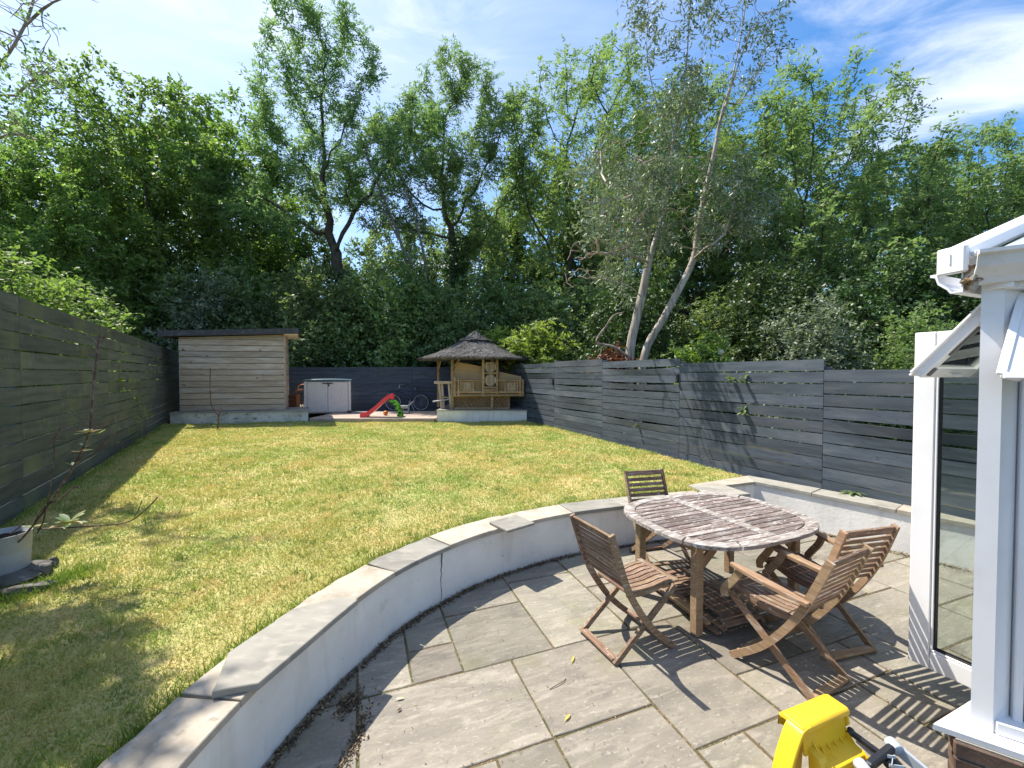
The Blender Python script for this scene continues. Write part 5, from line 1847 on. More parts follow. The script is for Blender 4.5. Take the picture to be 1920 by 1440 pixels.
# ---- library of trees
make_tree('oak', 11, 15, 12, 2.2, 'leaf_broad', 52000, .17, .11, .42, 'twig', 6, trunk_r=.28, natt=1300, nlobes=22, droop=.25)
make_tree('oak2', 12, 13, 9, 1.5, 'leaf_broad', 42000, .16, .11, .40, 'twig', 6, trunk_r=.22, natt=1000, nlobes=18, droop=.25)
make_tree('ashA', 21, 19.5, 8.6, 6.5, 'leaf_ash', 62000,  .15, .058, .42, 'pinnate', 9, trunk_r=.24, natt=1300, fork=6.0, step=.55, xs=1.3,
          lobes=[(-1.6, 0, 14.5, 1.5, 1.6, 2.4, 1.2), (-2.6, .6, 12, 1.4, 1.5, 1.6, .8), (-1.2, -.4, 17.6, 1.1, 1.1, 1.5, .9), (-2.0, .2, 19.5, .45, .45, .9, .25), (.2, 0, 17.3, 1.0, 1.0, 1.5, .8), (.7, .4, 14.2, 1.3, 1.4, 1.6, .9), (2.6, .2, 12.4, 1.4, 1.4, 1.5, .9), (3.5, .3, 13.6, .8, .9, .9, .4), (1.9, -.5, 10.3, 1.3, 1.3, 1.0, .5), (-3.6, .1, 10.2, 1.5, 1.4, 1.0, .6), (-4.9, .1, 11.6, 1.0, 1.0, 1.0, .4), (-.6, 1.5, 11.5, 1.5, 1.2, 2.0, .7), (.2, -1.5, 10.5, 1.4, 1.2, 1.5, .6), (-2.4, -.8, 8.6, 1.4, 1.2, .9, .5)])
make_tree('ashB', 22, 19, 7.6, 6.5, 'leaf_ash', 56000, .15, .058, .42, 'pinnate', 9, trunk_r=.22, natt=1200, fork=3.2, step=.55, xs=1.3,
          lobes=[(-2.3, 0, 13.6, 1.0, 1.2, 2.2, 1), (-2.9, .3, 10.8, .9, 1.0, 1.8, .8), (-.9, .6, 15.6, 1.0, 1.1, 2.0, 1), (.3, -.3, 17.2, 1.0, 1.0, 1.7, 1), (1.4, .4, 16.4, 1.0, 1.0, 2.0, 1), (2.2, -.3, 13.4, 1.0, 1.1, 2.2, 1), (3.3, .2, 15.4, .7, .8, 1.4, .5), (3.2, .3, 11.8, .9, 1.0, 1.6, .7), (0, 1.3, 13, 1.3, 1.1, 2.2, .8), (.4, -1.3, 11.5, 1.3, 1.1, 2.0, .7), (-1.3, -.6, 9.6, 1.0, 1.0, 1.4, .6), (1.6, .2, 9.2, 1.1, 1.0, 1.2, .6)])
make_tree('ashC', 23, 17, 11, 2.5, 'leaf_ash_light', 64000, .17, .062, .45, 'pinnate', 9, trunk_r=.26, natt=1600, nlobes=24)
make_tree('ashD', 24, 14, 10.5, 1.2, 'leaf_ash', 78000, .17, .07, .45, 'pinnate', 9, trunk_r=.24, natt=1900, nlobes=26)
make_tree('fill', 31, 12, 9.5, .3, 'leaf_dark', 42000, .20, .12, .40, 'twig', 6, trunk_r=.2, natt=900, nlobes=24)
make_tree('shrubA', 41, 5.0, 4.6, .1, 'leaf_dark', 34000, .12, .075, .26, 'twig', 6, trunk_r=.08, natt=800, nlobes=20, step=.28, fork=.3)
make_tree('shrubB', 42, 4.2, 3.8, .1, 'leaf_shrub', 30000, .11, .06, .26, 'twig', 6, trunk_r=.07, natt=700, nlobes=16, step=.26, fork=.3)
make_tree('sumac', 43, 3.2, 2.6, .9, 'leaf_lime', 7500, .17, .065, .42, 'pinnate', 11, trunk_r=.05, natt=160, nlobes=9, step=.28, fork=.6, bark='pale_bark')

# ---- row of trees behind the garden, from left to right
wood_group = 'trees behind the garden'
specs = [
    ('oak_tree', 'leafy tree at far left rising above the mossy fence', 'oak', 20, 16.5, 240, 70, None),
    ('oak_tree', 'large bright green broadleaf tree above the shed, left of the tall ash', 'oak', 265, 23.0, 165, 20, None),
    ('oak_tree', 'smaller broadleaf tree between the far left tree and the large bright one', 'oak2', 140, 19.5, 230, 130, None),
    ('oak_tree', 'broadleaf tree filling the gap just left of the tall open ash', 'oak2', 415, 25.0, 190, 200, None),
    ('ash_tree', 'tall open crowned ash with bare limbs right of the shed', 'ashA', 637, 22.0, -10, 0, 'A'),
    ('ash_tree', 'many stemmed upright ash behind the gazebo with ivy on its trunk', 'ashB', 835, 23.5, 112, 0, 'B'),
    ('ash_tree', 'light green ash behind the gap between gazebo and gum tree', 'ashC', 1085, 25.0, 125, 40, None),
    ('ash_tree', 'pale ash mostly hidden behind the gum tree crown', 'ashC', 1285, 24.0, 165, 150, None),
    ('ash_tree', 'dense ash right of the gum tree with a high feathery top', 'ashD', 1525, 20.0, 150, 30, None),
    ('ash_tree', 'dark green tree at the right edge above the conservatory', 'ashD', 1790, 19.0, 255, 170, None),
    ('ash_tree', 'tree beyond the right picture edge behind the conservatory roof', 'ashD', 2020, 17.0, 270, 260, None),
]
for (nm, lab, key, px_, dep, py, rot, ex) in specs:
    s_ = (top_h(py, dep) + .1) / TOPS[key]
    plant_tree(nm, lab, 'tree', key, at(px_, dep), R(rot), s_, wood_group)
# second row that closes the gaps
back = [('evergreen_tree', 'dark tree far behind the shed roof', 400, 30, 250, 10), ('evergreen_tree', 'dark tree far behind the tall open ash', 545, 29, 380, 60),
        ('evergreen_tree', 'dark tree far behind between the two open ashes', 735, 31, 415, 120), ('evergreen_tree', 'dark tree far behind the many stemmed ash', 900, 30, 380, 200),
        ('evergreen_tree', 'dark tree far behind the light green ash', 1030, 32, 300, 250), ('evergreen_tree', 'dark tree far behind the gum tree trunks', 1200, 31, 260, 300),
        ('evergreen_tree', 'dark tree far behind between gum tree and dense ash', 1400, 30, 250, 20), ('evergreen_tree', 'dark tree far behind between the two right hand trees', 1650, 27, 300, 80),
        ('evergreen_tree', 'dark tree far behind the far left fence', 60, 27, 330, 140), ('evergreen_tree', 'dark tree far behind at the right edge', 1880, 26, 320, 190)]
for (nm, lab, px_, dep, py, rot) in back:
    s_ = (top_h(py, dep) + .1) / TOPS['fill']
    plant_tree(nm, lab, 'tree', 'fill', at(px_, dep), R(rot), s_ * .98, 'dark trees in the second row', sz=s_)

# ---- understorey behind the fences
under = [  # bushes overridden with the ivy leaf colour have tree shade painted into it
    ('dark bush just left of the shed roof', 'shrubA', 285, 21.5, 470, 0, 'leaf_shrub'), ('dark bush right behind the shed', 'shrubA', 420, 18.0, 500, 40, None),
    ('silvery leaved bush above the shed roof', 'shrubB', 395, 19.0, 515, 80, 'leaf_silver'), ('dark bush right of the shed roof', 'shrubA', 575, 17.8, 500, 130, None),
    ('dark bush behind the storage box', 'shrubA', 660, 17.9, 535, 170, None), ('mid green bush behind the bicycle', 'shrubB', 745, 18.2, 470, 200, None),
    ('dark bush behind the gazebo left eave', 'shrubA', 800, 17.6, 530, 250, None), ('dark bush behind the gazebo peak', 'shrubA', 905, 18.2, 515, 290, None),
    ('bush right of the gazebo peak', 'shrubB', 985, 17.6, 540, 320, None), ('dark bush behind the far end of the blue fence', 'shrubA', 1085, 19.5, 520, 20, None),
    ('dark bush behind the gum tree trunks', 'shrubA', 1180, 15.5, 520, 60, 'leaf_ivy_shaded_bush'), ('bush just right of the leaning gum trunk', 'shrubB', 1320, 15.0, 560, 100, None),
    ('pale leaved bush above the fence left of the open door', 'shrubB', 1520, 11.5, 555, 140, 'leaf_silver'), ('dark bush behind the pale one', 'shrubA', 1430, 14.0, 500, 180, 'leaf_ivy_shaded_bush'),
    ('feathery light bush beside the open glass door', 'shrubB', 1735, 10.0, 575, 220, 'leaf_ash_light'), ('dark bush behind the feathery one', 'shrubA', 1680, 13.0, 480, 260, 'leaf_ivy_shaded_bush'),
    ('dark bush at the right edge behind the door', 'shrubA', 1850, 12.0, 470, 300, 'leaf_ivy_shaded_bush'), ('bright green bush over the near left fence', 'shrubB', 40, 8.2, 470, 340, 'leaf_broad'),
    ('bush over the middle of the left fence', 'shrubB', 190, 17.5, 500, 30, 'leaf_broad'), ('yellow green bush over the far part of the left fence', 'shrubB', 265, 19.5, 530, 70, 'leaf_ash_light'),
    ('dark bush low behind the left fence', 'shrubA', 110, 13.0, 520, 110, 'leaf_shrub'),
]
for (lab, key, px_, dep, py, rot, lm) in under:
    if 540 < px_ < 1030 or px_ == 420:
        dep = max(dep, 20.2)
    hh = top_h(py, dep) + .1
    s_ = hh / TOPS[key]
    plant_tree('bush', lab, 'bush', key, at(px_, dep), R(rot), max(s_, .8) * (1.0 if s_ > .8 else .9), 'bushes behind the fences', sz=s_, leafm=lm)
plant_tree('sumac_bush', 'bright lime leaved shrub right of the gazebo roof', 'bush', 'sumac', at(1003, 15.3, .6), 0, (top_h(600, 15.3) - .6) / TOPS['sumac'], None)
plant_tree('sumac_bush', 'small lime shrub rising just behind the gazebo right eave', 'bush', 'sumac', at(958, 16.9, .4), R(120), (top_h(612, 16.9) - .4) / TOPS['sumac'], None)

# ---- far wood that closes the horizon
r = np.random.default_rng(77)
n = 42000
ang = r.uniform(-1.25, 1.25, n)
dist = r.uniform(38, 52, n)
hh = 7.5 + 2.2 * np.sin(ang * 9) + 1.5 * np.sin(ang * 23 + 1)
org = np.stack([np.sin(ang) * dist, np.cos(ang) * dist, r.uniform(0, 1, n) ** .8 * hh - .2], 1)
d = unit(r.normal(0, 1, (n, 3)))
s2 = unit(np.cross(d, r.normal(0, 1, (n, 3))))
fw = link('far_wood', leaf_mesh('far_wood', rhomb(org, d, s2, r.uniform(.5, .9, n), r.uniform(.35, .6, n)), r.uniform(0, 1, n)), 'leaf_dark')
tag(fw, 'dark mass of distant wood behind the trees', 'wood', kind='stuff')

# ---- ivy on the ash trunks
def ivy(parent, pts, rad, n, seed):
    r = np.random.default_rng(seed)
    P = np.array(pts, float)
    t = r.uniform(0, len(P) - 1.001, n)
    i = t.astype(int)
    c = P[i] + (P[i + 1] - P[i]) * (t - i)[:, None]
    a = r.uniform(0, 2 * pi, n)
    rr = rad * r.uniform(.7, 1.5, n)
    c += np.stack([np.cos(a) * rr, np.sin(a) * rr, r.normal(0, .1, n)], 1)
    d = unit(np.stack([np.cos(a) * .5, np.sin(a) * .5, r.normal(-.5, .5, n)], 1) + r.normal(0, .4, (n, 3)))
    s_ = unit(np.cross(d, r.normal(0, 1, (n, 3))))
    o = link('ivy', leaf_mesh('ivy', rhomb(c, d, s_, np.full(n, .15), np.full(n, .12)), r.uniform(0, 1, n)), 'leaf_ivy_shaded_bush', parent)
    return o


for o in list(COL.objects):
    if o.get('label', '').startswith('many stemmed upright ash'):
        ivy(o, [(0, 0, 0), (0, 0, 3.2), (.3, 0, 6), (.8, 0, 9)], .42, 6500, 5)
        ivy(o, [(-.3, .2, 2), (-.8, .2, 5), (-1.1, .3, 7.5)], .28, 3000, 6)
    if o.get('label', '').startswith('tall open crowned ash'):
        ivy(o, [(0, 0, 0), (0, 0, 3.0), (.1, 0, 6.5)], .45, 4500, 7)

# ================================================================== GUM TREE
r = np.random.default_rng(5)


def chain(pos, par, pts, start=None, step=.4):
    """adds a polyline to a growing skeleton, returns the last index"""
    pts = smooth_path(pts, 5)
    last = start
    for p in pts:
        if last is not None and np.linalg.norm(pos[last] - p) < step * .5:
            continue
        par.append(-1 if last is None else last)
        pos.append(np.array(p, float))
        last = len(pos) - 1
    return last


def near_idx(pos, p, lim=None):
    d = [np.linalg.norm(q - np.array(p)) for q in pos[:lim]]
    return int(np.argmin(d))


GD = 11.0
gq = lambda x, y, d=0.0: np.array(D(x, y, GD + d))
gpos, gpar = [], []
b0_ = gq(1178, 720); b0_[2] = -.1
chain(gpos, gpar, [b0_, gq(1180, 672), gq(1190, 610), gq(1205, 545), gq(1216, 492), gq(1236, 425, .1), gq(1252, 350, .2), gq(1262, 270, .2), gq(1275, 200, .3), gq(1287, 120, .3), gq(1292, 40, .3), gq(1300, -60, .3)])
gp2, gpa2 = [], []
b1_ = gq(1192, 720, .25); b1_[2] = -.1
chain(gp2, gpa2, [b1_, gq(1207, 672, .25), gq(1242, 600, .3), gq(1285, 520, .35), gq(1302, 478, .4), gq(1308, 430, .4), gq(1322, 360, .5), gq(1340, 280, .5), gq(1352, 215, .6), gq(1372, 150, .6), gq(1390, 60, .7), gq(1405, -40, .7)])


def limb(pos, par, pts):
    s_ = near_idx(pos, pts[0])
    chain(pos, par, [pos[s_]] + [np.array(p) for p in pts[1:]], s_)


limb(gpos, gpar, [gq(1200, 560), gq(1185, 540, -.8), gq(1150, 528, -1.6), gq(1118, 520, -2.2)])
limb(gpos, gpar, [gq(1213, 497), gq(1185, 480, -.9), gq(1145, 476, -1.8), gq(1120, 470, -2.4), gq(1128, 415, -2.6), gq(1135, 340, -2.7)])
limb(gpos, gpar, [gq(1218, 485), gq(1218, 430, -.5), gq(1222, 360, -.7), gq(1230, 280, -.8)])
limb(gpos, gpar, [gq(1198, 560), gq(1168, 555, .4), gq(1170, 510, .6), gq(1190, 460, .8), gq(1180, 380, 1.0)])
limb(gpos, gpar, [gq(1262, 270), gq(1225, 170, -.4), gq(1212, 80, -.6), gq(1222, 10, -.6)])
limb(gpos, gpar, [gq(1278, 190), gq(1310, 120, .5), gq(1330, 40, .6), gq(1320, -40, .6)])
limb(gp2, gpa2, [gq(1303, 478), gq(1330, 460, -.3), gq(1352, 448, -.4), gq(1372, 400, -.5), gq(1385, 320, -.5)])
limb(gp2, gpa2, [gq(1338, 285), gq(1318, 240, -.4), gq(1295, 228, -.5)])
limb(gp2, gpa2, [gq(1350, 215), gq(1385, 120, -.2), gq(1420, 40, -.3), gq(1475, 10, -.3)])
limb(gp2, gpa2, [gq(1356, 205), gq(1390, 190, .4), gq(1425, 120, .5), gq(1440, 50, .5)])


def px_lobes(L, gd=GD):
    out = []
    for (x, y, rx, ry, w, *o_) in L:
        g_ = gd + (o_[0] if o_ else 0)
        c = np.array(D(x, y, g_))
        out.append((c[0], c[1] + r.uniform(-.4, .4), c[2], rx * g_ / FPX, rx * g_ / FPX * 1.1, ry * g_ / FPX, w))
    return out


live1 = px_lobes([(1215, 40, 40, 50, .8), (1255, 55, 35, 45, .5), (1290, 175, 60, 60, 1.4), (1240, 225, 45, 45, .7), (1130, 330, 60, 70, 1.2, -1.6), (1085, 340, 35, 55, .6, -2.0), (1190, 330, 45, 70, .9), (1240, 330, 45, 60, .7), (1110, 420, 50, 40, .5, -2.4), (1180, 440, 40, 40, .4, -1.6), (1310, 20, 40, 50, .5), (1250, -40, 80, 50, .6), (1210, 405, 50, 50, .8, -.8), (1262, 440, 35, 40, .4, -.4), (1150, 500, 45, 35, .5, -2.0)])
live2 = px_lobes([(1400, 60, 60, 70, .9), (1440, 120, 35, 80, .5), (1480, 20, 30, 22, .25), (1360, 330, 50, 50, .7), (1400, 400, 45, 40, .5), (1330, 420, 35, 40, .4), (1390, 300, 45, 40, .5), (1380, -40, 80, 40, .5), (1345, 375, 45, 55, .5)])
gum = thing('gum_tree', 'tall gum tree with two pale leaning trunks and sparse grey leaves', 'tree', tuple(b0_))
gb_ = np.array(gum.location)
leafV, leafv = [], []
for (ps, pa, lobes, tr_, seed) in ((gpos, gpar, live1, .125, 1), (gp2, gpa2, live2, .110, 2)):
    rr = np.random.default_rng(seed)
    att = crown_pts(rr, lobes, 620, .2)
    pos, par = colonize(rr, att, (ps, pa), step=.26, kill=.36, infl=2.2, up=-.05, jit=.35, iters=70, cap=2400)
    rad, cnt = radii(par, tip=.0075, trunk_r=tr_)
    rad = np.maximum(rad * np.clip(1.12 - .062 * pos[:, 2], .45, 1.1), np.minimum(rad, .006))
    v, f = branches(pos, par, rad, 7, flare=1.1)
    link('trunk', mesh_np('trunk', v - gb_, f, True), 'gum_bark', gum)
    idx_ = np.where((rad < .015))[0]
    idx_ = idx_[idx_ > len(ps) * .6]
    if seed == 2:
        idx_ = idx_[(pos[idx_, 2] < 7.5) | (rr.random(len(idx_)) < .18)]
    else:
        idx_ = idx_[(pos[idx_, 2] < 9.2) | (rr.random(len(idx_)) < .5)]
    ns_ = 2300 if seed == 1 else 950
    pk = rr.choice(idx_, ns_)
    org = pos[pk] + rr.normal(0, .10, (ns_, 3))
    dirs = unit(rr.normal(0, .6, (ns_, 3)) + np.array([0, 0, -.35]))
    V_, val = sprays(rr, org, dirs, 5, np.full(ns_, .22), .135, .042, .6, 'twig')
    leafV.append(V_ - gb_); leafv.append(val)
link('crown', leaf_mesh('gum_leaves', np.concatenate(leafV), np.concatenate(leafv)), 'leaf_gum', gum)
# dead twiggy growth that hangs in the lower crown
rr = np.random.default_rng(9)
dl = px_lobes([(1115, 470, 60, 50, 1.3, -2.5), (1090, 500, 45, 45, .9, -2.6), (1165, 420, 60, 60, 1.1, -2.0), (1250, 420, 45, 60, .7), (1340, 450, 40, 45, .6), (1380, 430, 35, 30, .4), (1240, 300, 50, 60, .6), (1130, 300, 50, 50, .5), (1300, 330, 40, 60, .5)])
att = crown_pts(rr, dl, 760, .1)
pos, par = colonize(rr, att, (gpos, gpar), step=.22, kill=.30, infl=2.0, up=-.1, jit=.55, iters=60, cap=2200)
n0 = len(gpos)
rad, _ = radii(par, tip=.0045, trunk_r=.10)
rad = np.clip(rad, .009, .020)
sel = [i for i in range(n0, len(par))]
paths = []
for i in sel:
    paths.append((np.array([pos[par[i]], (pos[par[i]] + pos[i]) / 2 + rr.normal(0, .02, 3), pos[i]]) - gb_, np.array([rad[i] * 1.1, rad[i], rad[i]])))
v, f = tube_arrays(paths, 4)
link('dead_twigs', mesh_np('dead_twigs', v, f, True), 'dead_twig', gum)['kind'] = 'stuff'
dead_l = [gq(1176, 668, -.2), gq(1150, 650, -.4), gq(1118, 641, -.5), gq(1136, 612, -.5), gq(1150, 592, -.5), gq(1170, 585, -.4)]
tube('dead_limb', gum, [(smooth_path(dead_l, 4) - gb_, np.linspace(.04, .012, 21)), (smooth_path([gq(1118, 641, -.5), gq(1128, 655, -.5), gq(1120, 672, -.6)], 4) - gb_, np.linspace(.02, .01, 9))], 'dead_twig', 6)

# ================================================================== BARE TREE AT TOP LEFT
rr = np.random.default_rng(15)
BD = 6.4
bq = lambda x, y, d=0: np.array(D(x, y, BD + d))
bpos, bpar = [], []
bt = np.array([-10.2, 6.1, -.1])
chain(bpos, bpar, [bt, bt + np.array([.1, 0, 2.5]), bt + np.array([.5, .1, 4.5]), bq(-130, 210), bq(-60, 150), bq(0, 120), bq(40, 60), bq(60, 10), bq(75, -60)], step=.3)
limb(bpos, bpar, [bq(-60, 150), bq(10, 190, .3), bq(60, 150, .3), bq(100, 130, .3)])
limb(bpos, bpar, [bq(-130, 210), bq(-30, 260, .5), bq(30, 250, .5), bq(70, 262, .5)])
limb(bpos, bpar, [bq(40, 60), bq(90, 10, -.2), bq(140, -10, -.2), bq(185, 5, -.2)])
lb = px_lobes([(30, 70, 70, 60, 1), (90, 70, 45, 45, .7), (60, 150, 60, 50, .7), (-60, 60, 80, 80, .7), (20, 230, 60, 40, .5), (120, -30, 60, 40, .4), (-40, 180, 60, 40, .5)], BD)
att = crown_pts(rr, lb, 700, .1)
pos, par = colonize(rr, att, (bpos, bpar), step=.15, kill=.2, infl=1.4, up=.02, jit=.5, iters=70, cap=2200)
rad, _ = radii(par, tip=.005, trunk_r=.075)
rad = np.where(pos[:, 2] > 5.2, np.minimum(rad, .020), rad)
bare = thing('bare_tree', 'nearly leafless pale branched tree reaching in at top left', 'tree', tuple(bt))
v, f = branches(pos, par, rad, 6)
link('trunk', mesh_np('trunk', v - bt, f, True), 'bare_bark', bare)
idx_ = np.where(rad < .012)[0]
low = idx_[(pos[idx_, 2] < 6.6) | (rr.random(len(idx_)) < .12)]
pk = rr.choice(low, 330)
V_, val = sprays(rr, pos[pk] - bt + rr.normal(0, .05, (330, 3)), unit(rr.normal(0, 1, (330, 3))), 4, np.full(330, .14), .085, .04, .3, 'twig')
link('crown', leaf_mesh('bare_leaves', V_, val), 'leaf_ash', bare)

# ---- leafy spray of a taller tree outside the frame, whose shade dapples the near lawn
rr = np.random.default_rng(16)
ov = thing('overhanging_tree', 'leafy boughs high above the left fence beyond the picture edge', 'tree', (-8.6, 3.4, -.1))
ob = np.array([-8.6, 3.4, -.1])
opos, opar = [], []
chain(opos, opar, [ob, ob + np.array([.1, 0, 3]), ob + np.array([.6, .2, 5.2])], step=.4)
att = crown_pts(rr, [(-6.15, 4.5, 7.0, .55, .35, .3, 1), (-5.5, 3.75, 7.0, .5, .45, .4, 1), (-6.7, 4.75, 7.0, .4, .25, .3, .6), (-5.5, 2.9, 6.9, .6, .6, .4, 1.2), (-6.5, 3.7, 6.9, .5, .4, .4, .7), (-8.0, 3.2, 7.0, .9, .8, .7, 1)], 200, .1)
pos, par = colonize(rr, att, (opos, opar), step=.25, kill=.35, infl=3, jit=.25, iters=50, cap=700)
rad, _ = radii(par, tip=.006, trunk_r=.12)
v, f = branches(pos, par, rad, 6)
link('trunk', mesh_np('trunk', v - ob, f, True), 'bark', ov)
idx_ = np.where(rad < .015)[0]
pk = rr.choice(idx_, 1700)
V_, val = sprays(rr, pos[pk] - ob + rr.normal(0, .1, (1700, 3)), unit(rr.normal(0, 1, (1700, 3))), 5, np.full(1700, .25), .12, .07, .3, 'twig')
link('crown', leaf_mesh('over_leaves', V_, val), 'leaf_broad', ov)

# ================================================================== BARE SAPLINGS BEHIND THE FENCE
for k, (xb, yb, xt, yt, dep, lab) in enumerate(((785, 640, 690, 300, 21, 'thin bare sapling leaning left between the two open ashes'), (795, 640, 762, 350, 21.3, 'thin bare sapling standing left of the many stemmed ash'), (800, 640, 720, 395, 20.6, 'short bare sapling leaning left behind the bicycle'))):
    rr = np.random.default_rng(60 + k)
    a, b = np.array(D(xb, yb, dep)), np.array(D(xt, yt, dep))
    a0 = a + (a - b) * .35; a0[2] = -.1
    ps, pa = [], []
    chain(ps, pa, [a0, a, (a + b) / 2 + np.array([.5, 0, 0]), b], step=.5)
    att = crown_pts(rr, [(*b, 1.3, 1.0, 1.6, 1), (*((a + b) / 2 + np.array([-.3, 0, .8])), 1.3, 1.0, 2.0, 1)], 110, .1)
    pos, par = colonize(rr, att, (ps, pa), step=.35, kill=.45, infl=2.5, up=.25, jit=.2, iters=40, cap=420)
    rad, _ = radii(par, tip=.010, trunk_r=.075)
    v, f = branches(pos, par, rad, 5)
    o = thing('sapling', lab, 'sapling', tuple(a0), 0, 'bare saplings')
    link('trunk', mesh_np('trunk', v - a0, f, True), 'pale_bark', o)

# ================================================================== SMALL PLANTS
def leaf_blade(name, parent, base, d, L, w, mat, droop=.25, up=(0, 0, 1)):
    d = Vector(d).normalized()
    s_ = d.cross(Vector(up)).normalized()
    n = d.cross(s_) * -1
    V = []
    for f, k in ((0, .12), (.3, .85), (.6, 1), (.85, .6), (1, .02)):
        p_ = Vector(base) + d * L * f - Vector((0, 0, droop * L * f * f))
        V += [p_ + s_ * w * .5 * k, p_ - n * .12 * w * k * 0 - Vector((0, 0, .10 * w * k)), p_ - s_ * w * .5 * k]
    F = []
    for i in range(4):
        a = i * 3
        F += [(a, a + 3, a + 4, a + 1), (a + 1, a + 4, a + 5, a + 2)]
    me = pyme(name, V, F, True)
    at_ = me.attributes.new('v', 'FLOAT', 'POINT')
    vv_ = random.random()
    for q in at_.data: q.value = vv_
    return link(name, me, mat, parent)


PD = 3.08
plant = thing('potted_plant', 'straggly leggy shrub with few leaves growing in the grey pot', 'plant', (-3.77, 3.10, .70))
pb = np.array(plant.location)
pq = lambda x, y, d=0.0: np.array(D(x, y, PD + d)) - pb
paths = [
    (smooth_path([pq(20, 1030), pq(50, 1000), pq(92, 945), pq(135, 880), pq(158, 835), pq(168, 810), pq(172, 770), pq(176, 720), pq(183, 655), pq(184, 645)], 4), .007),
    (smooth_path([pq(184, 645), pq(196, 628), pq(206, 618)], 4), .004), (smooth_path([pq(184, 645), pq(165, 632), pq(150, 622)], 4), .0035), (smooth_path([pq(184, 645), pq(187, 625), pq(186, 612)], 4), .003),
    (smooth_path([pq(70, 992), pq(150, 988), pq(235, 980), pq(270, 958), pq(296, 932)], 5), .0045), (smooth_path([pq(252, 970), pq(262, 950), pq(266, 938)], 4), .003),
    (smooth_path([pq(92, 945), pq(118, 932), pq(140, 912), pq(147, 915)], 4), .005), (smooth_path([pq(145, 863), pq(185, 842), pq(215, 815), pq(226, 802)], 4), .0035),
    (smooth_path([pq(166, 805), pq(200, 795), pq(218, 780)], 4), .003), (smooth_path([pq(168, 800), pq(150, 785), pq(130, 768)], 4), .003), (smooth_path([pq(166, 803), pq(140, 806), pq(118, 802)], 4), .003),
    (smooth_path([pq(88, 950), pq(97, 900), pq(102, 850), pq(101, 826), pq(113, 803)], 4), .0035), (smooth_path([pq(101, 826), pq(124, 827)], 4), .003),
    (smooth_path([pq(70, 1000), pq(82, 975), pq(86, 950)], 4), .005), (smooth_path([pq(10, 1010), pq(30, 993), pq(45, 982)], 4), .004), (smooth_path([pq(62, 985), pq(75, 960), pq(92, 945)], 4), .004)]
tube('stem', plant, paths, 'plant_stem', 6)
lr = random.Random(4)
for (x, y, n_, L) in ((131, 978, 12, .085), (165, 812, 9, .065), (150, 847, 4, .055), (136, 873, 3, .04), (185, 813, 3, .05), (60, 988, 4, .06), (296, 932, 2, .04), (266, 938, 1, .03), (160, 838, 2, .045)):
    c = pq(x, y)
    for k in range(n_):
        a = k * 2 * pi / n_ + lr.uniform(-.3, .3)
        leaf_blade('leaf', plant, c, (cos(a), sin(a) * .8, lr.uniform(.0, .9)), L * lr.uniform(1.1, 1.6), L * .52, 'leaf_rhodo', .2)

# sapling on the lawn in front of the shed
sp0 = np.array(G(408, 806, LAWN_Z)); sd_ = sp0[1]
sq = lambda x, y, d=0.0: np.array(D(x, y, sd_ + d)) - sp0
sap = thing('sapling', 'small spindly sapling planted in the lawn before the shed', 'sapling', tuple(sp0))
tube('trunk', sap, [(smooth_path([sq(408, 807), sq(409, 790), sq(410, 780)], 4), .022), (smooth_path([sq(410, 781), sq(403, 770), sq(396, 758), sq(394, 735), sq(394, 690)], 4), .012), (smooth_path([sq(410, 781), sq(412, 772), sq(415, 764)], 4), .013), (smooth_path([sq(411, 777), sq(405, 774), sq(400, 772)], 3), .008)], 'plant_stem', 6)
for k in range(6):
    leaf_blade('leaf', sap, (random.uniform(-.05, .08), -.03, random.uniform(.05, .2)), (random.uniform(-1, 1), -.5, .4), .09, .04, 'leaf_ash', .2)


def tuft_plant(name, label, loc, n_, L, w, mat, seed, spread=1.0, up_=.7):
    o = thing(name, label, 'plant', loc)
    q = random.Random(seed)
    for k in range(n_):
        a = q.uniform(0, 2 * pi)
        leaf_blade('leaf', o, (q.uniform(-.02, .02), q.uniform(-.02, .02), q.uniform(0, .02)), (cos(a) * spread, sin(a) * spread, q.uniform(.3, 1) * up_), L * q.uniform(.6, 1.1), w * q.uniform(.7, 1.2), mat, .35)
    return o


p = G(1608, 930, .467)
tuft_plant('weed', 'green weed growing on the coping below the blue fence', (p.x + .02, p.y + .10, .46), 16, .17, .035, 'leaf_shrub', 3)
for k, (x, y, n_, lab) in enumerate(((1375, 713, 12, 'left one of two leafy sprigs poking through the upper blue fence'), (1399, 712, 14, 'right one of two leafy sprigs poking through the upper blue fence'), (1398, 770, 16, 'lower leafy sprig poking through the middle of the blue fence'), (1198, 797, 7, 'tiny green sprig low on the blue fence'))):
    u = (x - 960) / FPX
    yy = 6.608 / (u + .453)
    c = D(x, y, yy) + rn * .02
    o = thing('ivy_sprig', lab, 'plant', tuple(c))
    q = random.Random(k)
    for j in range(n_):
        dv_ = Vector((rn.x, rn.y, 0)) * q.uniform(.2, 1.2) + Vector((q.uniform(-.8, .8), q.uniform(-.3, .3), q.uniform(-.3, .9)))
        leaf_blade('leaf', o, rn * q.uniform(0, .06) + Vector((q.uniform(-.05, .05), 0, q.uniform(-.05, .05))), dv_, .085, .05, 'leaf_shrub', .25)
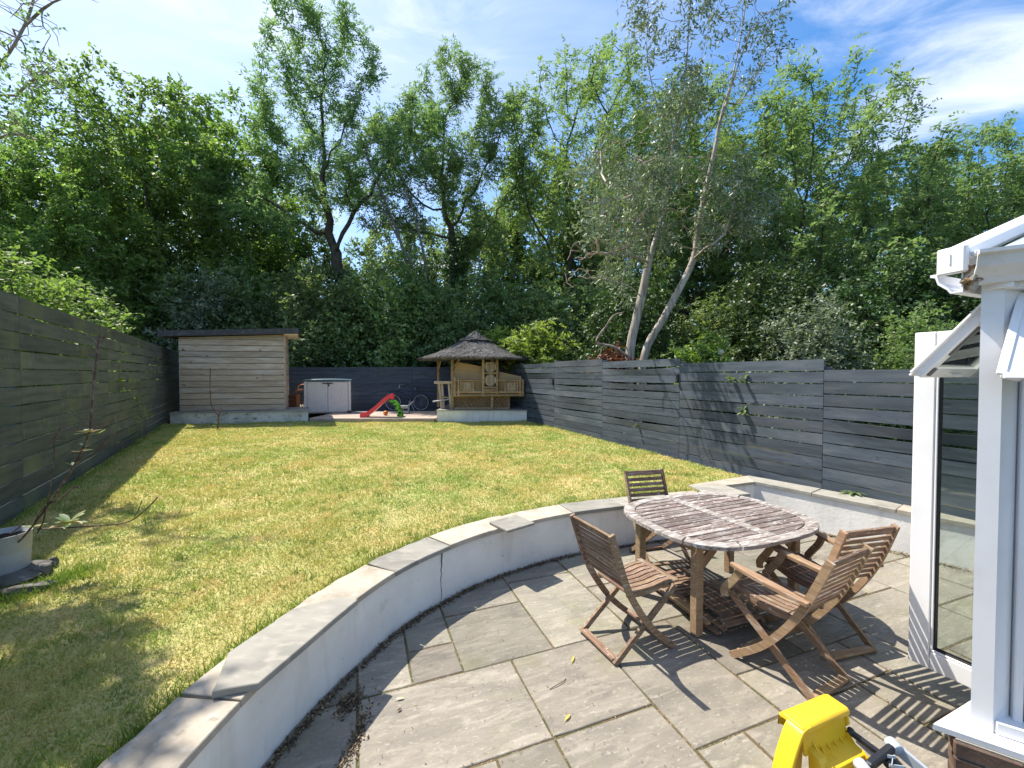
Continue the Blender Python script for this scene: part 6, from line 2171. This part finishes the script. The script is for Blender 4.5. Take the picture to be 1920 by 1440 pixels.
# hydrangea and the rusty pile behind the fence by the gum trunks
make_tree('hydr', 51, .9, 1.1, .1, 'leaf_lime', 2600, .11, .075, .14, 'twig', 5, trunk_r=.03, natt=120, nlobes=8, step=.12, fork=.15)
p = D(1320, 668, 9.6)
hy = plant_tree('hydrangea', 'hydrangea with one cream bloom looking over the blue fence', 'bush', 'hydr', (p.x, p.y, 1.75), 0, 1.05)
bm = bmesh.new(); bmesh.ops.create_icosphere(bm, subdivisions=3, radius=.075)
for v in bm.verts: v.co *= random.uniform(.86, 1.1)
me = bpy.data.meshes.new('bloom'); bm.to_mesh(me); bm.free()
b = D(1350, 660, 9.4)
link('bloom', me, 'bloom_cream', hy, loc=((b.x - p.x) / 1.05, (b.y - p.y) / 1.05, (b.z - 1.75) / 1.05))
hs_ = tube('stem', hy, [([(0, 0, -1.75), (.02, 0, 0), (.3, -.15, .6)], .02)], 'pale_bark', 6)
p = D(1150, 672, 11.3)
ru = plant_tree('rusty_shrub', 'dark reddish shrub behind the fence left of the gum trunk', 'bush', 'hydr', (p.x, p.y, 1.72), R(90), .9, leafm='leaf_rust')
tube('stem', ru, [([(0, 0, -1.9), (.02, 0, 0), (.1, -.05, .4)], .02)], 'pale_bark', 6)

# ================================================================== GRASS
r = np.random.default_rng(3)


def scatter(n, box_, dens_pow):
    xs, ys_ = r.uniform(box_[0], box_[1], n), r.uniform(box_[2], box_[3], n)
    P = np.stack([xs, ys_], 1)
    return P[inside(P, LPOLY)]


_vg = np.random.default_rng(44).uniform(0, 1, (256, 256))


def vnoise(P, cell):
    q = P / cell + 57.3
    i = np.floor(q).astype(int)
    f = q - i
    f = f * f * (3 - 2 * f)
    g = lambda a, b: _vg[(i[:, 0] + a) % 256, (i[:, 1] + b) % 256]
    return (g(0, 0) * (1 - f[:, 0]) + g(1, 0) * f[:, 0]) * (1 - f[:, 1]) + (g(0, 1) * (1 - f[:, 0]) + g(1, 1) * f[:, 0]) * f[:, 1]


def blades(P, h, w, lean=.6):
    n = len(P)
    a = r.uniform(0, 2 * pi, n)
    s_ = np.stack([np.cos(a), np.sin(a), np.zeros(n)], 1) * w[:, None] * .5
    b = np.stack([P[:, 0], P[:, 1], LAWN_Z + lump(P[:, 0], P[:, 1]) - .004], 1)
    l = r.normal(0, lean, (n, 2)) * h[:, None]
    t = b + np.stack([l[:, 0], l[:, 1], h * r.uniform(.6, 1.1, n)], 1)
    V = np.stack([b - s_, b + s_, t], 1).reshape(-1, 3)
    return V


n = 640000
q = r.uniform(0, 1, n)
d0, d1, ex = 1.3, 17.5, .55                      # blades per square metre fall off with distance
dd = (d0 ** ex + q * (d1 ** ex - d0 ** ex)) ** (1 / ex)
aa = r.uniform(R(-72), R(36), n)
P = np.stack([np.sin(aa) * dd, np.cos(aa) * dd], 1)
ok = inside(P, LPOLY)
P, dd = P[ok], dd[ok]
patch = .32 + .44 * vnoise(P, .55) + .44 * vnoise(P, .16)
hh = (.040 + .0007 * dd) * patch * r.uniform(.6, 1.4, len(P))
sets = [blades(P, hh, (.0024 + .00165 * dd) * r.uniform(.7, 1.3, len(P)))]
V = np.concatenate(sets)
gr = link('grass', mesh_np('grass', V, np.arange(len(V), dtype=np.int32).reshape(-1, 3)), 'grass_blade')
tag(gr, 'short yellow green mown grass covering the lawn', 'grass', kind='stuff')
# longer tufts at fence feet, by the pot and along the coping
seeds = []
for (a, b, n, s_) in (((LFENCE(2.5) + .08, 2.5), (LFENCE(12) + .08, 12), 2600, .05), ((RFENCE(6.1) - .1, 6.1), (RFENCE(12.8) - .1, 12.8), 1500, .05), ((-3.35, 2.75), (-3.3, 3.25), 900, .07), ((-3.75, 2.72), (-3.4, 2.78), 500, .06), ((-10.2, 12.5), (-6.6, 13.2), 900, .05), ((-6.4, 13.2), (.5, 13.35), 1300, .04)):
    f = r.uniform(0, 1, n)
    seeds.append(np.stack([a[0] + (b[0] - a[0]) * f + r.normal(0, s_, n), a[1] + (b[1] - a[1]) * f + r.normal(0, s_, n)], 1))
cl = scatter(900, (-6, 3.2, 1.0, 9.0), 0)
seeds.append(np.repeat(cl, 9, axis=0) + r.normal(0, .022, (len(cl) * 9, 2)))
oc = offset(WALL, .31)
f = r.uniform(4, len(oc) - 1.01, 3200)
i = f.astype(int)
q = oc[i] + (oc[i + 1] - oc[i]) * (f - i)[:, None] + np.abs(r.normal(0, .03, (3200, 1))) * (offset(WALL, 1) - WALL)[i]
seeds.append(q)
P = np.concatenate(seeds)
keep = inside(P, LPOLY)
P = P[keep]
V = blades(P, .075 * r.uniform(.4, 1.5, len(P)), .007 * r.uniform(.7, 1.4, len(P)), .45)
tg = link('tall_grass', mesh_np('tall_grass', V, np.arange(len(V), dtype=np.int32).reshape(-1, 3)), 'tall_grass')
tag(tg, 'longer green grass tufts along the fences and wall', 'grass', kind='stuff')

# ================================================================== LITTER ON THE PATIO
r = np.random.default_rng(8)
pts = []
ii = offset(WALL, -.028)
f = r.uniform(20, len(ii) - 1.01, 3400)
i = f.astype(int)
off = np.abs(r.normal(0, .022, (3400, 1)))
q = ii[i] + (ii[i + 1] - ii[i]) * (f - i)[:, None] - off * (offset(WALL, 1) - WALL)[i]
pts.append(q)
pc = np.array(G(655, 1320)[:2])
pts.append(pc + r.normal(0, [.03, .05], (330, 2)))
pts.append(np.array(G(668, 1385)[:2]) + r.normal(0, [.02, .12], (260, 2)))
gdv = np.array(hd - gd)[:2]
f = r.uniform(0, 1.4, 1100)
pts.append(np.array(gd)[:2] + gdv * f[:, None] + np.array([-.06, -.05]) + r.normal(0, .02, (1100, 2)))
P = np.concatenate(pts)
n = len(P)
a = r.uniform(0, 2 * pi, n)
d = np.stack([np.cos(a), np.sin(a), r.normal(0, .35, n)], 1)
s_ = unit(np.cross(unit(d), np.array([0, 0, 1.]) + r.normal(0, .4, (n, 3))))
b = np.stack([P[:, 0], P[:, 1], np.abs(r.normal(.006, .006, n)) + .003], 1)
val = r.uniform(0, 1, n) ** 2.2
lit = link('leaf_litter', leaf_mesh('leaf_litter', rhomb(b, unit(d), s_, r.uniform(.012, .034, n), r.uniform(.006, .014, n)), val), 'leaf_litter')
tag(lit, 'dark dead leaves and grit along the foot of the wall', 'litter', kind='stuff')
# scattered bits over the slabs and in the joints
n = 1500
ab = np.stack([r.integers(-2, 16, n) * U + r.normal(0, .012, n), r.uniform(0, 6.0, n)], 1)
sw2 = r.random(n) < .5
P = np.where(sw2[:, None], np.outer(ab[:, 0], np.array(AX[:2])) + np.outer(ab[:, 1], np.array(BX[:2])), np.outer(ab[:, 1], np.array(AX[:2])) + np.outer(ab[:, 0], np.array(BX[:2])))
far = r.uniform(0, 1, (700, 2)) * np.array([5.5, 4.5]) + np.array([-1.1, 1.2])
P = np.concatenate([P, far])
mask = (P[:, 0] > -1.1) & (P[:, 1] < 5.2) & (P[:, 1] > .8) & ((P[:, 0] > .3) | (P[:, 1] < 3.4))
P = P[mask]
n = len(P)
a = r.uniform(0, 2 * pi, n)
d = unit(np.stack([np.cos(a), np.sin(a), r.normal(0, .15, n)], 1))
s_ = unit(np.cross(d, np.array([0, 0, 1.]) + r.normal(0, .3, (n, 3))))
b = np.stack([P[:, 0], P[:, 1], np.full(n, .006)], 1)
l2 = link('leaf_litter', leaf_mesh('leaf_crumbs', rhomb(b, d, s_, r.uniform(.005, .016, n), r.uniform(.003, .008, n)), r.uniform(0, 1, n)), 'leaf_litter')
tag(l2, 'small crumbs of dry leaf scattered over the paving', 'litter', kind='stuff')
for (x, y, an, L, w, m, lab) in ((1072, 1243, 1.2, .075, .016, 'yellow_leaf', 'yellow fallen leaf on the slab left of the brown chair'), (1059, 1352, .9, .06, .018, 'yellow_leaf', 'yellow fallen leaf on the paving nearest the camera'), (742, 1312, .3, .05, .015, 'bloom_cream', 'pale dry leaf on the big slab by the wall shadow'), (745, 1334, .9, .03, .016, 'leaf_litter', 'curled brown leaf on the big slab by the wall shadow')):
    p = G(x, y, .006)
    leaf = thing('fallen_leaf', lab, 'leaf', tuple(p))
    leaf_blade('blade', leaf, (0, 0, .004), (cos(an), sin(an), .12), L, w, m, .15)
    tube('stalk', leaf, [([(0, 0, .004), (-.3 * L * cos(an), -.3 * L * sin(an), .002)], .001)], m, 4)
p = G(1048, 1285, .005)
tw_ = thing('twig', 'thin curved twig lying on the slab', 'twig', tuple(p))
tube('stem', tw_, [(smooth_path([(-.06, -.03, 0), (-.01, 0, .004), (.03, .03, .004), (.05, .06, 0)], 4), .0025)], 'plant_stem', 5)
